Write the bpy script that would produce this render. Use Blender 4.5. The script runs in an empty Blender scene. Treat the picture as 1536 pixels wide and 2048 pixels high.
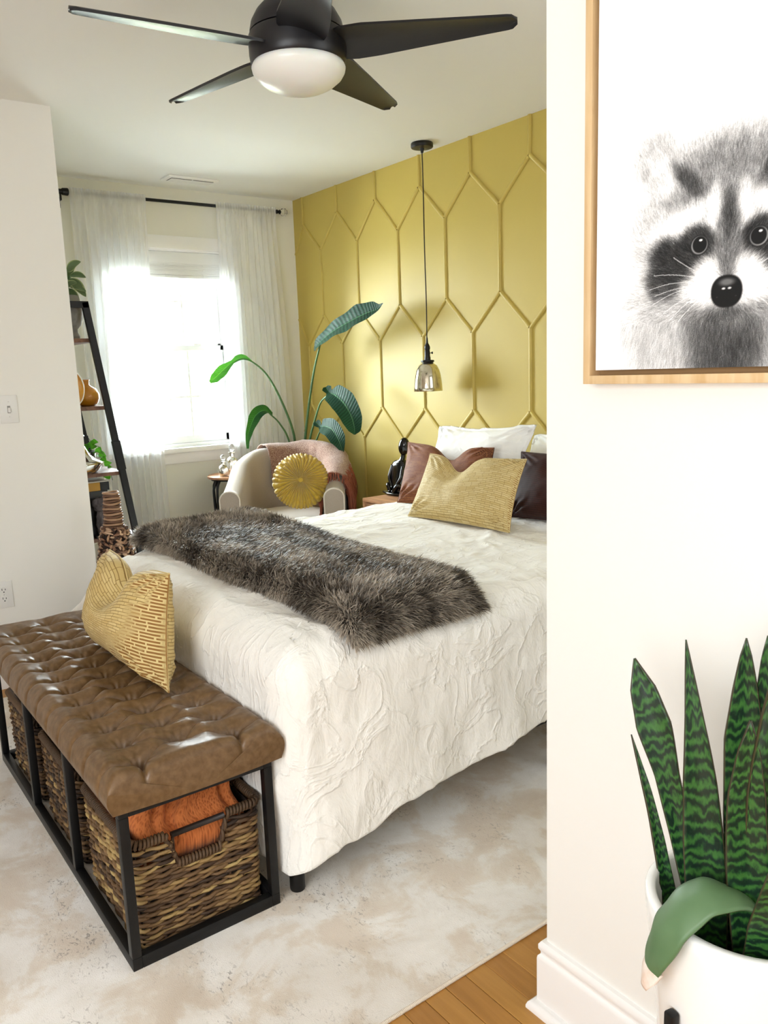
import bpy, bmesh, math, random
import numpy as np
from mathutils import Vector, Matrix

# ------------------------------------------------------------------ camera
C = bpy.context.scene.collection
sc = bpy.context.scene
CAM_H = 1.32
yaw, pit, rol = [math.radians(a) for a in (-53.66, 10.12, 2.083)]
_f = Vector((math.sin(yaw)*math.cos(pit), math.cos(yaw)*math.cos(pit), -math.sin(pit)))
_r = Vector((math.cos(yaw), -math.sin(yaw), 0)); _d = _f.cross(_r)
_c, _s = math.cos(rol), math.sin(rol)
_R, _D = _c*_r + _s*_d, -_s*_r + _c*_d
cam_data = bpy.data.cameras.new('camera'); cam = bpy.data.objects.new('camera', cam_data); C.objects.link(cam)
m = Matrix((_R, -_D, -_f)).transposed().to_4x4(); m.translation = (0, 0, CAM_H)
cam.matrix_world = m
cam_data.sensor_fit = 'HORIZONTAL'; cam_data.sensor_width = 36; cam_data.lens = 1618.5/1536*36
cam_data.clip_start = 0.05; cam_data.clip_end = 200
sc.camera = cam

# ------------------------------------------------------------------ sky, fill lights, exposure
w = bpy.data.worlds.new('sky'); sc.world = w; w.use_nodes = True
bg = w.node_tree.nodes['Background']; bg.inputs[0].default_value = (0.88, 0.95, 1.0, 1); bg.inputs[1].default_value = 52.0
def area(name, loc, size, rot, power, col=(1, 1, 1), portal=False):
    l = bpy.data.lights.new(name, 'AREA'); l.shape = 'RECTANGLE'; l.size, l.size_y = size
    l.energy = power; l.color = col
    if portal: l.cycles.is_portal = True
    o = bpy.data.objects.new(name, l); C.objects.link(o); o.location = loc; o.rotation_euler = rot
    return o
R90 = math.pi/2
area('window_portal', (-5.10, 2.02, 1.50), (1.25, 0.80), (0, -R90, 0), 1, portal=True)
# added fill: daylight assumed behind the camera, and a supposed window on the right
area('hall_fill', (0.1, -1.75, 1.45), (2.4, 1.3), (R90*.92, 0, 0), 63, (0.93, 0.97, 1.0))
area('room_fill', (-0.45, 2.1, 1.75), (1.2, 1.0), (0, R90, 0), 7, (0.93, 0.97, 1.0))
sc.view_settings.view_transform = 'Standard'; sc.view_settings.look = 'None'
sc.view_settings.gamma = 1; sc.view_settings.use_curve_mapping = False
sc.view_settings.exposure = 0.52
sc.cycles.max_bounces = 10; sc.cycles.diffuse_bounces = 6; sc.cycles.glossy_bounces = 4
sc.cycles.transparent_max_bounces = 12; sc.cycles.transmission_bounces = 6
sc.cycles.sample_clamp_indirect = 8; sc.cycles.caustics_reflective = False; sc.cycles.caustics_refractive = False

# ------------------------------------------------------------------ noise in numpy
_rng = np.random.RandomState(7)
_T = _rng.rand(64, 64, 64).astype(np.float32)*2-1
def vnoise(p):
    p = np.asarray(p, float); i = np.floor(p).astype(int); f = p-i; f = f*f*(3-2*f)
    x, y, z = i[..., 0] & 63, i[..., 1] & 63, i[..., 2] & 63
    x1, y1, z1 = (x+1) & 63, (y+1) & 63, (z+1) & 63
    fx, fy, fz = f[..., 0], f[..., 1], f[..., 2]
    a = _T[x, y, z]*(1-fx)+_T[x1, y, z]*fx; b = _T[x, y1, z]*(1-fx)+_T[x1, y1, z]*fx
    c = _T[x, y, z1]*(1-fx)+_T[x1, y, z1]*fx; d = _T[x, y1, z1]*(1-fx)+_T[x1, y1, z1]*fx
    return (a*(1-fy)+b*fy)*(1-fz)+(c*(1-fy)+d*fy)*fz
def fbm(p, o=4):
    s, a = 0, 1.0; p = np.asarray(p, float)
    for k in range(o): s = s+a*vnoise(p*2**k+17.3*k); a *= .5
    return s
def ridged(p, o=3):
    s, a = 0, 1.0; p = np.asarray(p, float)
    for k in range(o): s = s+a*(1-np.abs(vnoise(p*1.9**k+9.1*k))*2.2).clip(0, 1)**2; a *= .5
    return s
def smooth(a, b, x):
    t = np.clip((np.asarray(x, float)-a)/(b-a), 0, 1); return t*t*(3-2*t)

# ------------------------------------------------------------------ materials
def srgb(h):
    if isinstance(h, str): h = [int(h[i:i+2], 16)/255 for i in (0, 2, 4)]
    return tuple((c/12.92 if c <= .04045 else ((c+.055)/1.055)**2.4) for c in h)
class Mat:
    def __init__(s, name, col='808080', rough=.6, metal=0, spec=.5, **kw):
        s.m = bpy.data.materials.new(name); s.m.use_nodes = True; s.nt = s.m.node_tree; s.N = s.nt.nodes; s.L = s.nt.links
        s.b = s.N['Principled BSDF']; s.out = s.N['Material Output']
        s.set('Base Color', (*srgb(col), 1)); s.set('Roughness', rough); s.set('Metallic', metal); s.set('Specular IOR Level', spec)
        for k, v in kw.items(): s.set(k.replace('_', ' '), v)
    def set(s, k, v): s.b.inputs[k].default_value = v
    def n(s, t, ins=None, **props):
        o = s.N.new('ShaderNode'+t)
        for k, v in props.items(): setattr(o, k, v)
        for k, v in (ins or {}).items():
            if isinstance(v, bpy.types.NodeSocket): s.L.new(v, o.inputs[k])
            else: o.inputs[k].default_value = v
        return o
    def coord(s, kind='Object', scale=(1, 1, 1), rot=(0, 0, 0)):
        t = s.n('TexCoord'); mp = s.n('Mapping', {'Vector': t.outputs[kind], 'Scale': scale, 'Rotation': rot}); return mp.outputs[0]
    def noise(s, scale, detail=4, vec=None, dist=0, rough=.5):
        ins = {'Scale': scale, 'Detail': detail, 'Distortion': dist, 'Roughness': rough}
        if vec is not None: ins['Vector'] = vec
        return s.n('TexNoise', ins).outputs['Fac']
    def ramp(s, fac, stops):
        r = s.n('ValToRGB', {'Fac': fac}); e = r.color_ramp.elements
        while len(e) < len(stops): e.new(.5)
        for k, (p, c) in enumerate(stops): e[k].position = p; e[k].color = (*srgb(c), 1) if isinstance(c, str) else (c, c, c, 1)
        return r.outputs[0]
    def mix(s, f, a, b, blend='MIX'):
        o = s.n('Mix', data_type='RGBA', blend_type=blend)
        for i, v in ((0, f), (6, a), (7, b)):
            if isinstance(v, bpy.types.NodeSocket): s.L.new(v, o.inputs[i])
            else: o.inputs[i].default_value = v if i == 0 else (*srgb(v), 1)
        return o.outputs[2]
    def col(s, sock): s.L.new(sock, s.b.inputs['Base Color']); return s
    def rough(s, sock): s.L.new(sock, s.b.inputs['Roughness']); return s
    def bump(s, sock, strength=.3, dist=.005):
        b = s.n('Bump', {'Height': sock, 'Strength': strength, 'Distance': dist})
        old = s.b.inputs['Normal']
        if old.is_linked: s.L.new(old.links[0].from_socket, b.inputs['Normal'])
        s.L.new(b.outputs[0], old); return s
    def attr(s, name='col'): return s.n('Attribute', attribute_name=name).outputs['Color']

def paint(name, col, rough=.55, bs=.06, sc_=180):
    M = Mat(name, col, rough); M.bump(M.noise(sc_, 3, M.coord()), bs, .002); return M
wall_w = paint('white_wall_paint', 'ecebe6', .6)
wall_c = paint('cream_wall_paint', 'e8e6da', .6)
ceil_m = paint('ceiling_paint', 'eeeeec', .8, .1, 260)
trim_m = paint('white_trim_gloss', 'f1f0ee', .32, .02)
must = paint('mustard_wall_paint', 'bba552', .50, .08, 150); must.set('Specular IOR Level', .40)
blackm = Mat('black_powder_coated_metal', '0b0b0c', .42, spec=.35)
blackm.bump(blackm.noise(500, 2, blackm.coord()), .05, .001)
blacks = Mat('satin_black_bronze', '17161a', .38, spec=.45)
blacks.bump(blacks.noise(60, 3, blacks.coord()), .05, .002)

# ------------------------------------------------------------------ objects
def tag(o, label=None, cat=None, group=None, kind=None):
    for k, v in (('label', label), ('category', cat), ('group', group), ('kind', kind)):
        if v: o[k] = v
    return o
def wloc(o):
    v = Vector((0, 0, 0))
    while o: v = v+o.location; o = o.parent
    return v
def empty(name, loc, label=None, cat=None, group=None, kind=None):
    o = bpy.data.objects.new(name, None); C.objects.link(o); o.location = loc; o.empty_display_size = .05
    return tag(o, label, cat, group, kind)
class MB:
    """collects vertices and faces in world coordinates"""
    def __init__(s): s.v = []; s.f = []; s.n = 0; s.cols = []; s.uv = None
    def add(s, v, f, col=None):
        v = np.asarray(v, float).reshape(-1, 3); s.v.append(v)
        s.f += [tuple(i+s.n for i in q) for q in f]; s.n += len(v)
        s.cols.append(np.tile(np.array(col if col is not None else (1, 1, 1), float), (len(v), 1)) if (col is None or np.ndim(col) == 1) else np.asarray(col))
        return s
    def box(s, a, b, M=None, col=None):
        x0, y0, z0 = a; x1, y1, z1 = b
        v = np.array([(x, y, z) for z in (z0, z1) for y in (y0, y1) for x in (x0, x1)], float)
        if M is not None: v = np.array([M @ Vector(p) for p in v])
        return s.add(v, [(0, 2, 3, 1), (4, 5, 7, 6), (0, 1, 5, 4), (2, 6, 7, 3), (0, 4, 6, 2), (1, 3, 7, 5)], col)
    def bar(s, p, q, w, h=None, up=(0, 0, 1), col=None):
        p, q = Vector(p), Vector(q); h = h or w; d = (q-p).normalized(); a = d.cross(Vector(up))
        if a.length < 1e-4: a = d.cross(Vector((0, 1, 0)))
        a.normalize(); b = a.cross(d)
        v = [e+a*(i*w/2)+b*(j*h/2) for e in (p, q) for i, j in ((-1, -1), (1, -1), (1, 1), (-1, 1))]
        return s.add([tuple(k) for k in v], [(0, 1, 2, 3), (7, 6, 5, 4), (0, 4, 5, 1), (1, 5, 6, 2), (2, 6, 7, 3), (3, 7, 4, 0)], col)
    def grid(s, P, cu=False, cv=False, col=None, flip=False):
        P = np.asarray(P, float); a, b = P.shape[:2]; f = []
        for i in range(a if cu else a-1):
            i1 = (i+1) % a
            for j in range(b if cv else b-1):
                j1 = (j+1) % b; q = (i*b+j, i1*b+j, i1*b+j1, i*b+j1); f.append(q[::-1] if flip else q)
        return s.add(P.reshape(-1, 3), f, None if col is None else (col if np.ndim(col) == 1 else np.asarray(col).reshape(-1, 3)))
    def tube(s, path, r, sides=8, cap=True, closed=False, col=None, squash=None):
        P = np.asarray(path, float); n = len(P); r = np.broadcast_to(np.asarray(r, float), (n,))
        T = np.gradient(P, axis=0) if not closed else np.roll(P, -1, 0)-np.roll(P, 1, 0)
        T /= np.linalg.norm(T, axis=1)[:, None]+1e-12
        up = np.array([0, 0, 1.]) if abs(T[:, 2]).max() < .9 else (np.array([1., 0, 0]) if abs(T[:, 0]).max() < .9 else np.array([.3, .9, .3]))
        A = np.cross(T, up); A /= np.linalg.norm(A, axis=1)[:, None]+1e-12; B = np.cross(A, T)
        t = np.linspace(0, 2*np.pi, sides, endpoint=False)
        sq = squash or (1, 1)
        ring = P[:, None]+r[:, None, None]*(A[:, None]*np.cos(t)[None, :, None]*sq[0]+B[:, None]*np.sin(t)[None, :, None]*sq[1])
        base = s.n; s.grid(ring, cu=closed, cv=True, col=col, flip=True)
        if cap and not closed: s.f += [tuple(base+k for k in range(sides)), tuple(base+(n-1)*sides+k for k in range(sides-1, -1, -1))]
        return s
    def lathe(s, prof, c, seg=32, col=None, sx=1, sy=1):
        t = np.linspace(0, 2*np.pi, seg, endpoint=False)
        P = np.array([[(c[0]+r*np.cos(a)*sx, c[1]+r*np.sin(a)*sy, c[2]+z) for a in t] for r, z in prof])
        return s.grid(P, cv=True, col=col, flip=True)
    def ball(s, c, r, seg=16, rings=10, col=None, R=None):
        r = np.broadcast_to(np.asarray(r, float), (3,)); th = np.linspace(0, np.pi, rings); t = np.linspace(0, 2*np.pi, seg, endpoint=False)
        P = np.array([[(np.sin(a)*np.cos(b)*r[0], np.sin(a)*np.sin(b)*r[1], -np.cos(a)*r[2]) for b in t] for a in th])
        if R is not None: P = P @ np.array(R).T
        return s.grid(P+np.array(c), cv=True, col=col, flip=True)
    def build(s, name, mat, parent=None, sm=True, bevel=0, seg=2, label=None, cat=None, group=None, kind=None, loc=None, uv=None, colors=False, sub=0, auto=None):
        V = np.concatenate(s.v) if s.v else np.zeros((0, 3))
        pl = wloc(parent) if parent else Vector((0, 0, 0))
        L = Vector(loc) if loc is not None else (pl if parent else Vector((0, 0, 0)))
        me = bpy.data.meshes.new(name); me.from_pydata((V-np.array(L)).tolist(), [], s.f)
        o = bpy.data.objects.new(name, me); C.objects.link(o)
        if parent: o.parent = parent; o.location = L-pl
        else: o.location = L
        if colors:
            at = me.color_attributes.new('col', 'FLOAT_COLOR', 'POINT'); c = np.concatenate(s.cols)
            at.data.foreach_set('color', np.c_[c, np.ones(len(c))].astype(np.float32).ravel())
        if uv is not None:
            ul = me.uv_layers.new(name='uv'); idx = np.empty(len(me.loops), int); me.loops.foreach_get('vertex_index', idx)
            ul.data.foreach_set('uv', np.asarray(uv, np.float32)[idx].ravel())
        if bevel:
            bm = bmesh.new(); bm.from_mesh(me); bmesh.ops.remove_doubles(bm, verts=bm.verts, dist=1e-6)
            bmesh.ops.bevel(bm, geom=list(bm.edges), offset=bevel, segments=seg, affect='EDGES', profile=.5, clamp_overlap=True)
            bm.to_mesh(me); bm.free()
        me.materials.append(mat.m if isinstance(mat, Mat) else mat)
        if sm:
            me.polygons.foreach_set('use_smooth', [True]*len(me.polygons))
            if bevel or auto is not None:
                try: me.set_sharp_from_angle(angle=math.radians(auto or 35))
                except Exception: pass
        if sub:
            md = o.modifiers.new('sub', 'SUBSURF'); md.levels = md.render_levels = sub
        return tag(o, label, cat, group, kind)
def bx(name, a, b, mat, parent=None, bevel=0.003, **k): return MB().box(a, b).build(name, mat, parent, bevel=bevel, sm=bool(bevel), **k)
def curve(pts, n=24):
    """Catmull-Rom through pts"""
    P = np.asarray(pts, float); P = np.vstack([2*P[0]-P[1], P, 2*P[-1]-P[-2]]); out = []
    m_ = len(P)-3; per = max(2, n//m_)
    for i in range(m_):
        p0, p1, p2, p3 = P[i:i+4]
        for t in np.linspace(0, 1, per, endpoint=False):
            out.append(.5*((2*p1)+(-p0+p2)*t+(2*p0-5*p1+4*p2-p3)*t*t+(-p0+3*p1-3*p2+p3)*t**3))
    out.append(P[-2]); return np.array(out)
def copy_tree(o, parent=None):
    c = o.copy(); C.objects.link(c); c.parent = parent
    for ch in list(o.children): copy_tree(ch, c)
    return c

# measured planes of the room (metres, floor z = 0)
YB, XL, ZC = 2.95, -4.917, 2.44           # mustard wall, window wall, ceiling
XS, YS = -3.706, 1.077                    # closet wall face and its corner
XR, YR = -1.005, 1.112                    # end and face of the white wall with the picture
# ================================================================== SETTING
# floor: oak boards along x
sub = bx('floor', (-5.1, -3.2, -.06), (1.9, 3.1, -.012), Mat('subfloor', '6b4a2a', .8), bevel=0, kind='structure')
oak = Mat('oak_floor', 'b98a4c', .36)
v = oak.coord('Object', (1.2, 16, 1)); ri = oak.n('ObjectInfo').outputs['Random']
off = oak.n('VectorMath', {0: v, 1: oak.n('CombineXYZ', {'X': oak.n('Math', {0: ri, 1: 37.}, operation='MULTIPLY').outputs[0], 'Y': oak.n('Math', {0: ri, 1: 91.}, operation='MULTIPLY').outputs[0]}).outputs[0]}, operation='ADD').outputs[0]
g1 = oak.noise(2.2, 6, off, 1.4, .6)
oc = oak.mix(g1, '9a6a2c', 'c69650')
oak.col(oak.mix(oak.n('Math', {0: ri, 1: .8}, operation='MULTIPLY').outputs[0], oc, oak.mix(g1, '835521', 'b58040')))
oak.bump(oak.noise(5, 5, off), .12, .002)
random.seed(5)
plank_mesh = {}
def plank(x0, x1, y0):
    L = round(x1-x0, 2)
    if L not in plank_mesh:
        o = MB().box((0, 0, -.015), (L-.0012, .0558, 0)).build('plank', oak, sub, bevel=.0012, seg=1, loc=(0, 0, 0)); plank_mesh[L] = o.data
    else:
        o = bpy.data.objects.new('plank', plank_mesh[L]); C.objects.link(o); o.parent = sub
    o.location = (x0, y0, 0)
ys = [-.38+.057*k for k in range(28)]
for y in ys:                      # boards between the rug and the white wall
    x = -1.62-random.choice([0, .2, .4])
    while x < .9:
        L = random.choice([.6, .8, 1.0]); plank(x, x+L, y); x += L
for k in range(19): plank(-3.76-.2*(k % 2), -3.16-.2*(k % 2), .0+.057*k)   # strip along the closet wall
rest = MB()
rest.box((-5.1, -3.2, -.02), (-4.0, 3.1, -.001)); rest.box((-4.0, 1.09, -.02), (1.9, 3.1, -.001))
rest.box((-4.0, -3.2, -.02), (1.9, -.385, -.001)); rest.box((.5, -.385, -.02), (1.9, 1.09, -.0045))
rest.build('floor_boards', oak, sub, sm=False, kind='stuff')

ceiling = bx('ceiling', (-5.1, -3.2, ZC), (1.9, 3.1, ZC+.1), ceil_m, bevel=0, kind='structure')
wb = bx('wall_back', (-5.1, YB, 0), (1.9, YB+.12, ZC), must, bevel=0, kind='structure')
# hexagonal dowel trim on the mustard wall, each strip a part
colx = lambda c: -4.797+.203*(c-1)
lev = [2.44, 2.274, 2.082, 1.672, 1.482, 1.083, .892, .48, .29, .10]
jit = {(1, 1): -.007, (3, 1): .009, (5, 1): .010, (7, 1): .003, (9, 1): -.003, (11, 1): -.008}
def node(c, l): return np.array((colx(c), YB-.001, lev[l]+jit.get((c, l), 0)))
def strip(p, q, pad=0):
    p, q = np.array(p, float), np.array(q, float); d = (q-p)/np.linalg.norm(q-p)
    t = np.linspace(0, np.pi, 7); n = np.array((0, -1, 0)); a = np.cross(d, n)
    r = .0105
    sec = np.array([a*np.cos(k)*r+n*np.sin(k)*r*.85 for k in t])
    P = np.array([p+d*pad+sec, q-d*pad+sec]); b = MB(); b.grid(P)
    b.f += [tuple(range(7)), tuple(range(13, 6, -1))]
    b.build('trim_strip', must, wb, auto=50)
for c in range(1, 26, 2):
    strip(node(c, 0), node(c, 1))
    for dc in (-1, 1):
        cc = c+dc
        if colx(cc) < XL+.03: cc_x = XL+.006
        else: cc_x = colx(cc)
        q = node(cc, 2); q[0] = cc_x; strip(node(c, 1), q, .008 if dc < 0 else .002)
        q = node(cc, 3); q[0] = cc_x; strip(q, node(c, 4), .008 if dc < 0 else .002)
        q = node(cc, 6); q[0] = cc_x; strip(node(c, 5), q, .008 if dc < 0 else .002)
        q = node(cc, 7); q[0] = cc_x; strip(q, node(c, 8), .008 if dc < 0 else .002)
    strip(node(c, 4), node(c, 5)); strip(node(c, 8), node(c, 9))
for c in range(2, 26, 2):
    strip(node(c, 2), node(c, 3)); strip(node(c, 6), node(c, 7))
bx('baseboard_back', (-4.917, YB-.014, 0), (.5, YB, .10), trim_m, kind='structure')

# window wall with its opening
WY0, WY1, WZ0, WZ1 = 1.63, 2.415, .865, 2.09
wl = MB()
wl.box((XL-.15, .9, 0), (XL, WY0, ZC)); wl.box((XL-.15, WY1, 0), (XL, YB, ZC))
wl.box((XL-.15, WY0, 0), (XL, WY1, WZ0)); wl.box((XL-.15, WY0, WZ1), (XL, WY1, ZC))
wall_left = wl.build('wall_left', wall_c, sm=False, kind='structure')
bx('baseboard_left', (XL, .95, 0), (XL+.014, YB-.014, .14), trim_m, kind='structure')
# closet wall (left edge of the picture) and the niche wall behind the shelf
bx('wall_closet', (XS-.12, -3.2, 0), (XS, YS, ZC), wall_w, bevel=0, kind='structure')
bx('wall_niche', (XL-.05, .80, 0), (XS-.12, .93, ZC), wall_c, bevel=0, kind='structure')
# wall with the picture
wr = MB(); wr.box((XR, YR, 0), (1.9, YR+.125, ZC)); wall_right = wr.build('wall_right', wall_w, sm=False, kind='structure')
bx('wall_far_right', (.35, YR+.125, 0), (.47, YB, ZC), wall_w, bevel=0, kind='structure')
bx('wall_hall', (1.9, -3.2, 0), (2.02, YR, ZC), wall_w, bevel=0, kind='structure')
bx('wall_front', (-3.9, -3.32, 0), (2.0, -3.2, ZC), wall_w, bevel=0, kind='structure')
# moulded baseboards: profile (outward, up), swept along corners
bprof = [(0, 0), (.0145, 0), (.0145, .118), (.0135, .124), (.009, .128), (.009, .134), (.0125, .140), (.0125, .150), (.008, .157), (0, .158)]
sprof = [(.0145, 0), (.031, 0), (.031, .006), (.028, .014), (.021, .020), (.0145, .022)]
def sweep(prof, path, name, mat, par=None):
    P = np.array(path, float); n = len(P); G = []
    for i in range(n):
        ds = []
        if i > 0: ds.append(P[i]-P[i-1])
        if i < n-1: ds.append(P[i+1]-P[i])
        ns = [np.array((d[1], -d[0]))/np.hypot(*d) for d in ds]
        nn = ns[0] if len(ns) == 1 else (ns[0]+ns[1])/(1+ns[0]@ns[1])
        G.append([(P[i][0]+nn[0]*o, P[i][1]+nn[1]*o, z) for o, z in prof])
    b = MB(); b.grid(np.array(G)); k = len(prof)
    b.f += [tuple(range(k)), tuple(range(n*k-1, (n-1)*k-1, -1))]
    return b.build(name, mat, par, auto=40, kind=None if par else 'structure')
bb = sweep(bprof, [(XR, YR+.125), (XR, YR), (1.9, YR)], 'baseboard_right', trim_m)
sweep(sprof, [(XR, YR+.125), (XR, YR), (1.9, YR)], 'shoe_moulding', trim_m, bb)
sweep(bprof[:3]+[(.006, .135), (0, .14)], [(XS, YS), (XS, -3.2)][::-1], 'baseboard_closet', trim_m)

# window: jambs, casing, sill, sashes, muntins, panes
win = empty('window_1', (XL, 2.02, WZ0), kind='structure')
wf = MB()
for a, b in (((XL-.15, WY0-.0, WZ0), (XL-.002, WY0+.02, WZ1)), ((XL-.15, WY1-.02, WZ0), (XL-.002, WY1, WZ1)), ((XL-.15, WY0, WZ1-.02), (XL-.002, WY1, WZ1)), ((XL-.15, WY0, WZ0), (XL-.002, WY1, WZ0+.02))): wf.box(a, b)
wf.build('window_frame', trim_m, win, bevel=.001, seg=1)
for nm, a, b in (('casing', (XL-.001, WY0-.075, WZ0-.01), (XL+.018, WY0+.006, WZ1+.07)), ('casing', (XL-.001, WY1-.006, WZ0-.01), (XL+.018, WY1+.075, WZ1+.07)),
                 ('casing', (XL-.001, WY0-.075, WZ1-.01), (XL+.022, WY1+.075, WZ1+.068)),
                 ('window_sill', (XL-.10, WY0-.10, .835), (XL+.055, WY1+.10, .866)), ('apron', (XL-.001, WY0-.07, .765), (XL+.016, WY1+.07, .835))):
    bx(nm, a, b, trim_m, win)
glass = Mat('window_glass', 'ffffff', .02)
tr = glass.n('BsdfTransparent', {'Color': (.97, .99, .98, 1)}); gl = glass.n('BsdfGlossy', {'Roughness': .01})
glass.L.new(glass.n('MixShader', {0: glass.n('Fresnel', {'IOR': 1.25}).outputs[0], 1: tr.outputs[0], 2: gl.outputs[0]}).outputs[0], glass.out.inputs[0])
def sash(x, z0, z1, mid):
    y0, y1 = WY0+.021, WY1-.021; fr = .022
    b = MB()
    b.box((x-.03, y0, z0), (x, y0+fr, z1)); b.box((x-.03, y1-fr, z0), (x, y1, z1))
    b.box((x-.03, y0, z0), (x, y1, z0+.045)); b.box((x-.03, y0, z1-.03), (x, y1, z1))
    so = b.build('sash', trim_m, win, bevel=.002, seg=1)
    for y in (1.905, 2.147): bx('muntin', (x-.022, y-.008, z0+.045), (x-.008, y+.008, z1-.03), trim_m, so, bevel=.002)
    bx('muntin', (x-.021, y0+fr, mid-.008), (x-.009, y1-fr, mid+.008), trim_m, so, bevel=.002)
    for (ya, yb) in ((y0+fr, 1.897), (1.913, 2.139), (2.155, y1-fr)):
        for (za, zb) in ((z0+.045, mid-.008), (mid+.008, z1-.03)):
            bx('pane', (x-.017, ya, za), (x-.014, yb, zb), glass, so, bevel=0)
sash(XL-.05, .887, 1.50, 1.18); sash(XL-.085, 1.47, 2.07, 1.78)
bx('sash_lock', (XL-.05, 2.18, 1.50), (XL-.025, 2.23, 1.515), trim_m, win)

# outside: lawn and trees seen blown out through the panes
greyed_ground = Mat('greyed_ground', '9a9f86', .9); greyed_ground.col(greyed_ground.ramp(greyed_ground.noise(.8, 5, greyed_ground.coord()), [(.3, 'a3a39c'), (.7, 'c2c2bd')]))  # ground colour greyed so the light it bounces indoors stays neutral
MB().box((-60, -40, -3.3), (-5.6, 50, -3.2)).build('ground', greyed_ground, sm=False, kind='structure')
leafm = Mat('tree_leaves', 'b0b796', .8, spec=.1); lt = leafm.n('BsdfTranslucent', {'Color': (*srgb('cdd39f'), 1)})
leafm.L.new(leafm.n('MixShader', {0: .5, 1: leafm.b.outputs[0], 2: lt.outputs[0]}).outputs[0], leafm.out.inputs[0])
bark = Mat('bark', '6e6052', .9); bark.bump(bark.noise(12, 5, bark.coord()), .6, .02)
def tree(x, y, h, r, label, seed):
    rs = np.random.RandomState(seed); t = empty('tree', (x, y, -3.2), label, 'tree')
    b = MB(); b.tube(curve([(x, y, -3.2), (x+.1, y, -3.2+h*.3), (x-.05, y+.1, -3.2+h*.75)], 10), np.linspace(.16, .05, 11)[:11] if False else .12, 8)
    b.build('trunk', bark, t)
    n = 1500; d = rs.normal(size=(n, 3)); d /= np.linalg.norm(d, axis=1)[:, None]; cl = rs.normal(size=(26, 3))*r*.42
    c = cl[rs.randint(0, 26, n)]+d*r*.35*rs.rand(n, 1)**.5+np.array((x, y, -3.2+h*.72))
    a = rs.normal(size=(n, 3)); a /= np.linalg.norm(a, axis=1)[:, None]; bb_ = np.cross(a, rs.normal(size=(n, 3))); bb_ /= np.linalg.norm(bb_, axis=1)[:, None]
    s_ = .09; q = np.stack([c-a*s_, c+bb_*s_*.5, c+a*s_, c-bb_*s_*.5], 1).reshape(-1, 3)
    MB().add(q, [(4*i, 4*i+1, 4*i+2, 4*i+3) for i in range(n)]).build('foliage', leafm, t, sm=False, kind='stuff')
tree(-11.5, 4.6, 5.6, 1.5, 'leafy yellow-green tree outside, left in the window', 1)
tree(-14.5, 6.9, 4.2, 1.3, 'low green tree outside, behind the right window panes', 2)
tree(-17, 5.2, 3.6, 1.6, 'pale bushy tree farthest off below the window rail', 3)
# ================================================================== RUG
rugm = Mat('distressed_rug', 'd8d1c5', .95, spec=.15)
v = rugm.coord('Object', (1, 1, 1)); vs = rugm.coord('Object', (1.0, 1.7, 1), (0, 0, .5))
blot = rugm.ramp(rugm.noise(5.2, 6, v, .35, .62), [(.40, 'dacfc2'), (.47, 'e0d8cd'), (.53, 'eae7e2'), (.66, 'f2f0ed')])
warm = rugm.ramp(rugm.noise(2.6, 4, v, .3), [(.42, 0.0), (.62, 1.0)])
blot = rugm.mix(rugm.n('Math', {0: warm, 1: .30}, operation='MULTIPLY').outputs[0], blot, 'b9a992', 'MULTIPLY')
fine = rugm.noise(46, 6, vs, 1.6, .7); patch = rugm.ramp(rugm.noise(4.3, 3, v, .4), [(.49, 0.0), (.62, 1.0)])
speck = rugm.n('Math', {0: rugm.ramp(fine, [(.56, 0.0), (.62, 1.0)]), 1: patch}, operation='MULTIPLY').outputs[0]
blot = rugm.mix(rugm.n('Math', {0: speck, 1: .62}, operation='MULTIPLY').outputs[0], blot, '77706c')
spk2 = rugm.ramp(rugm.noise(95, 5, v, .8, .8), [(.60, 0.0), (.72, .35)])
blot = rugm.mix(spk2, blot, '8f8a86')
rugm.col(blot); rugm.bump(rugm.noise(420, 3, v), .35, .003)
rug = empty('rug', (-2.37, 1.0, 0), 'large distressed cream and beige area rug under bed and bench', 'rug')
bx('rug_pile', (-3.562, -.55, .0005), (-1.185, 2.55, .009), rugm, rug, bevel=.002)
hemm = Mat('rug_binding', 'e3d8c8', .9); hemm.bump(hemm.n('TexWave', {'Scale': 90, 'Vector': hemm.coord()}, bands_direction='Y').outputs['Fac'], .4, .002)
for x in (-1.183, -3.564): MB().tube([(x, -.55, .005), (x, 2.55, .005)], .0046, 8).build('binding', hemm, rug, label='pale bound rug edge')

# ================================================================== BED
bed = empty('bed', (-2.39, 1.9, .009), 'black metal bed frame with mattress under the white comforter', 'bed')
bedm = blackm
BX0, BX1, BY0, BY1 = -3.15, -1.63, .90, 2.90
def leg(x, y): MB().lathe([(0, .001), (.0185, .001), (.0195, .006), (.0195, .19), (0, .19)], (x, y, .009), 24).build('leg', bedm, bed, auto=40)
for x in (-1.668, -2.39, -3.13):
    for y in (.908, 1.9, 2.85): leg(x, y)
for a, b in (((BX0+.03, BY0-.015, .19), (BX1-.03, BY0+.02, .225)), ((BX0, BY1-.04, .19), (BX1, BY1, .225)), ((BX0, BY0, .19), (BX0+.04, BY1, .225)), ((BX1-.06, BY0, .19), (BX1-.02, BY1, .225)), ((-2.41, BY0, .19), (-2.37, BY1, .225))):
    bx('rail', a, b, bedm, bed)
for k in range(9): bx('slat', (BX0+.02, BY0+.14+k*.21, .225), (BX1-.02, BY0+.20+k*.21, .24), Mat('pine_slat', 'caa873', .7) if k == 0 else bpy.data.materials['pine_slat'], bed)
mattm = Mat('mattress_ticking', 'e9e7e1', .9)
bx('mattress', (BX0+.01, BY0+.01, .24), (BX1-.01, BY1, .60), mattm, bed, bevel=.05, seg=4)

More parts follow.
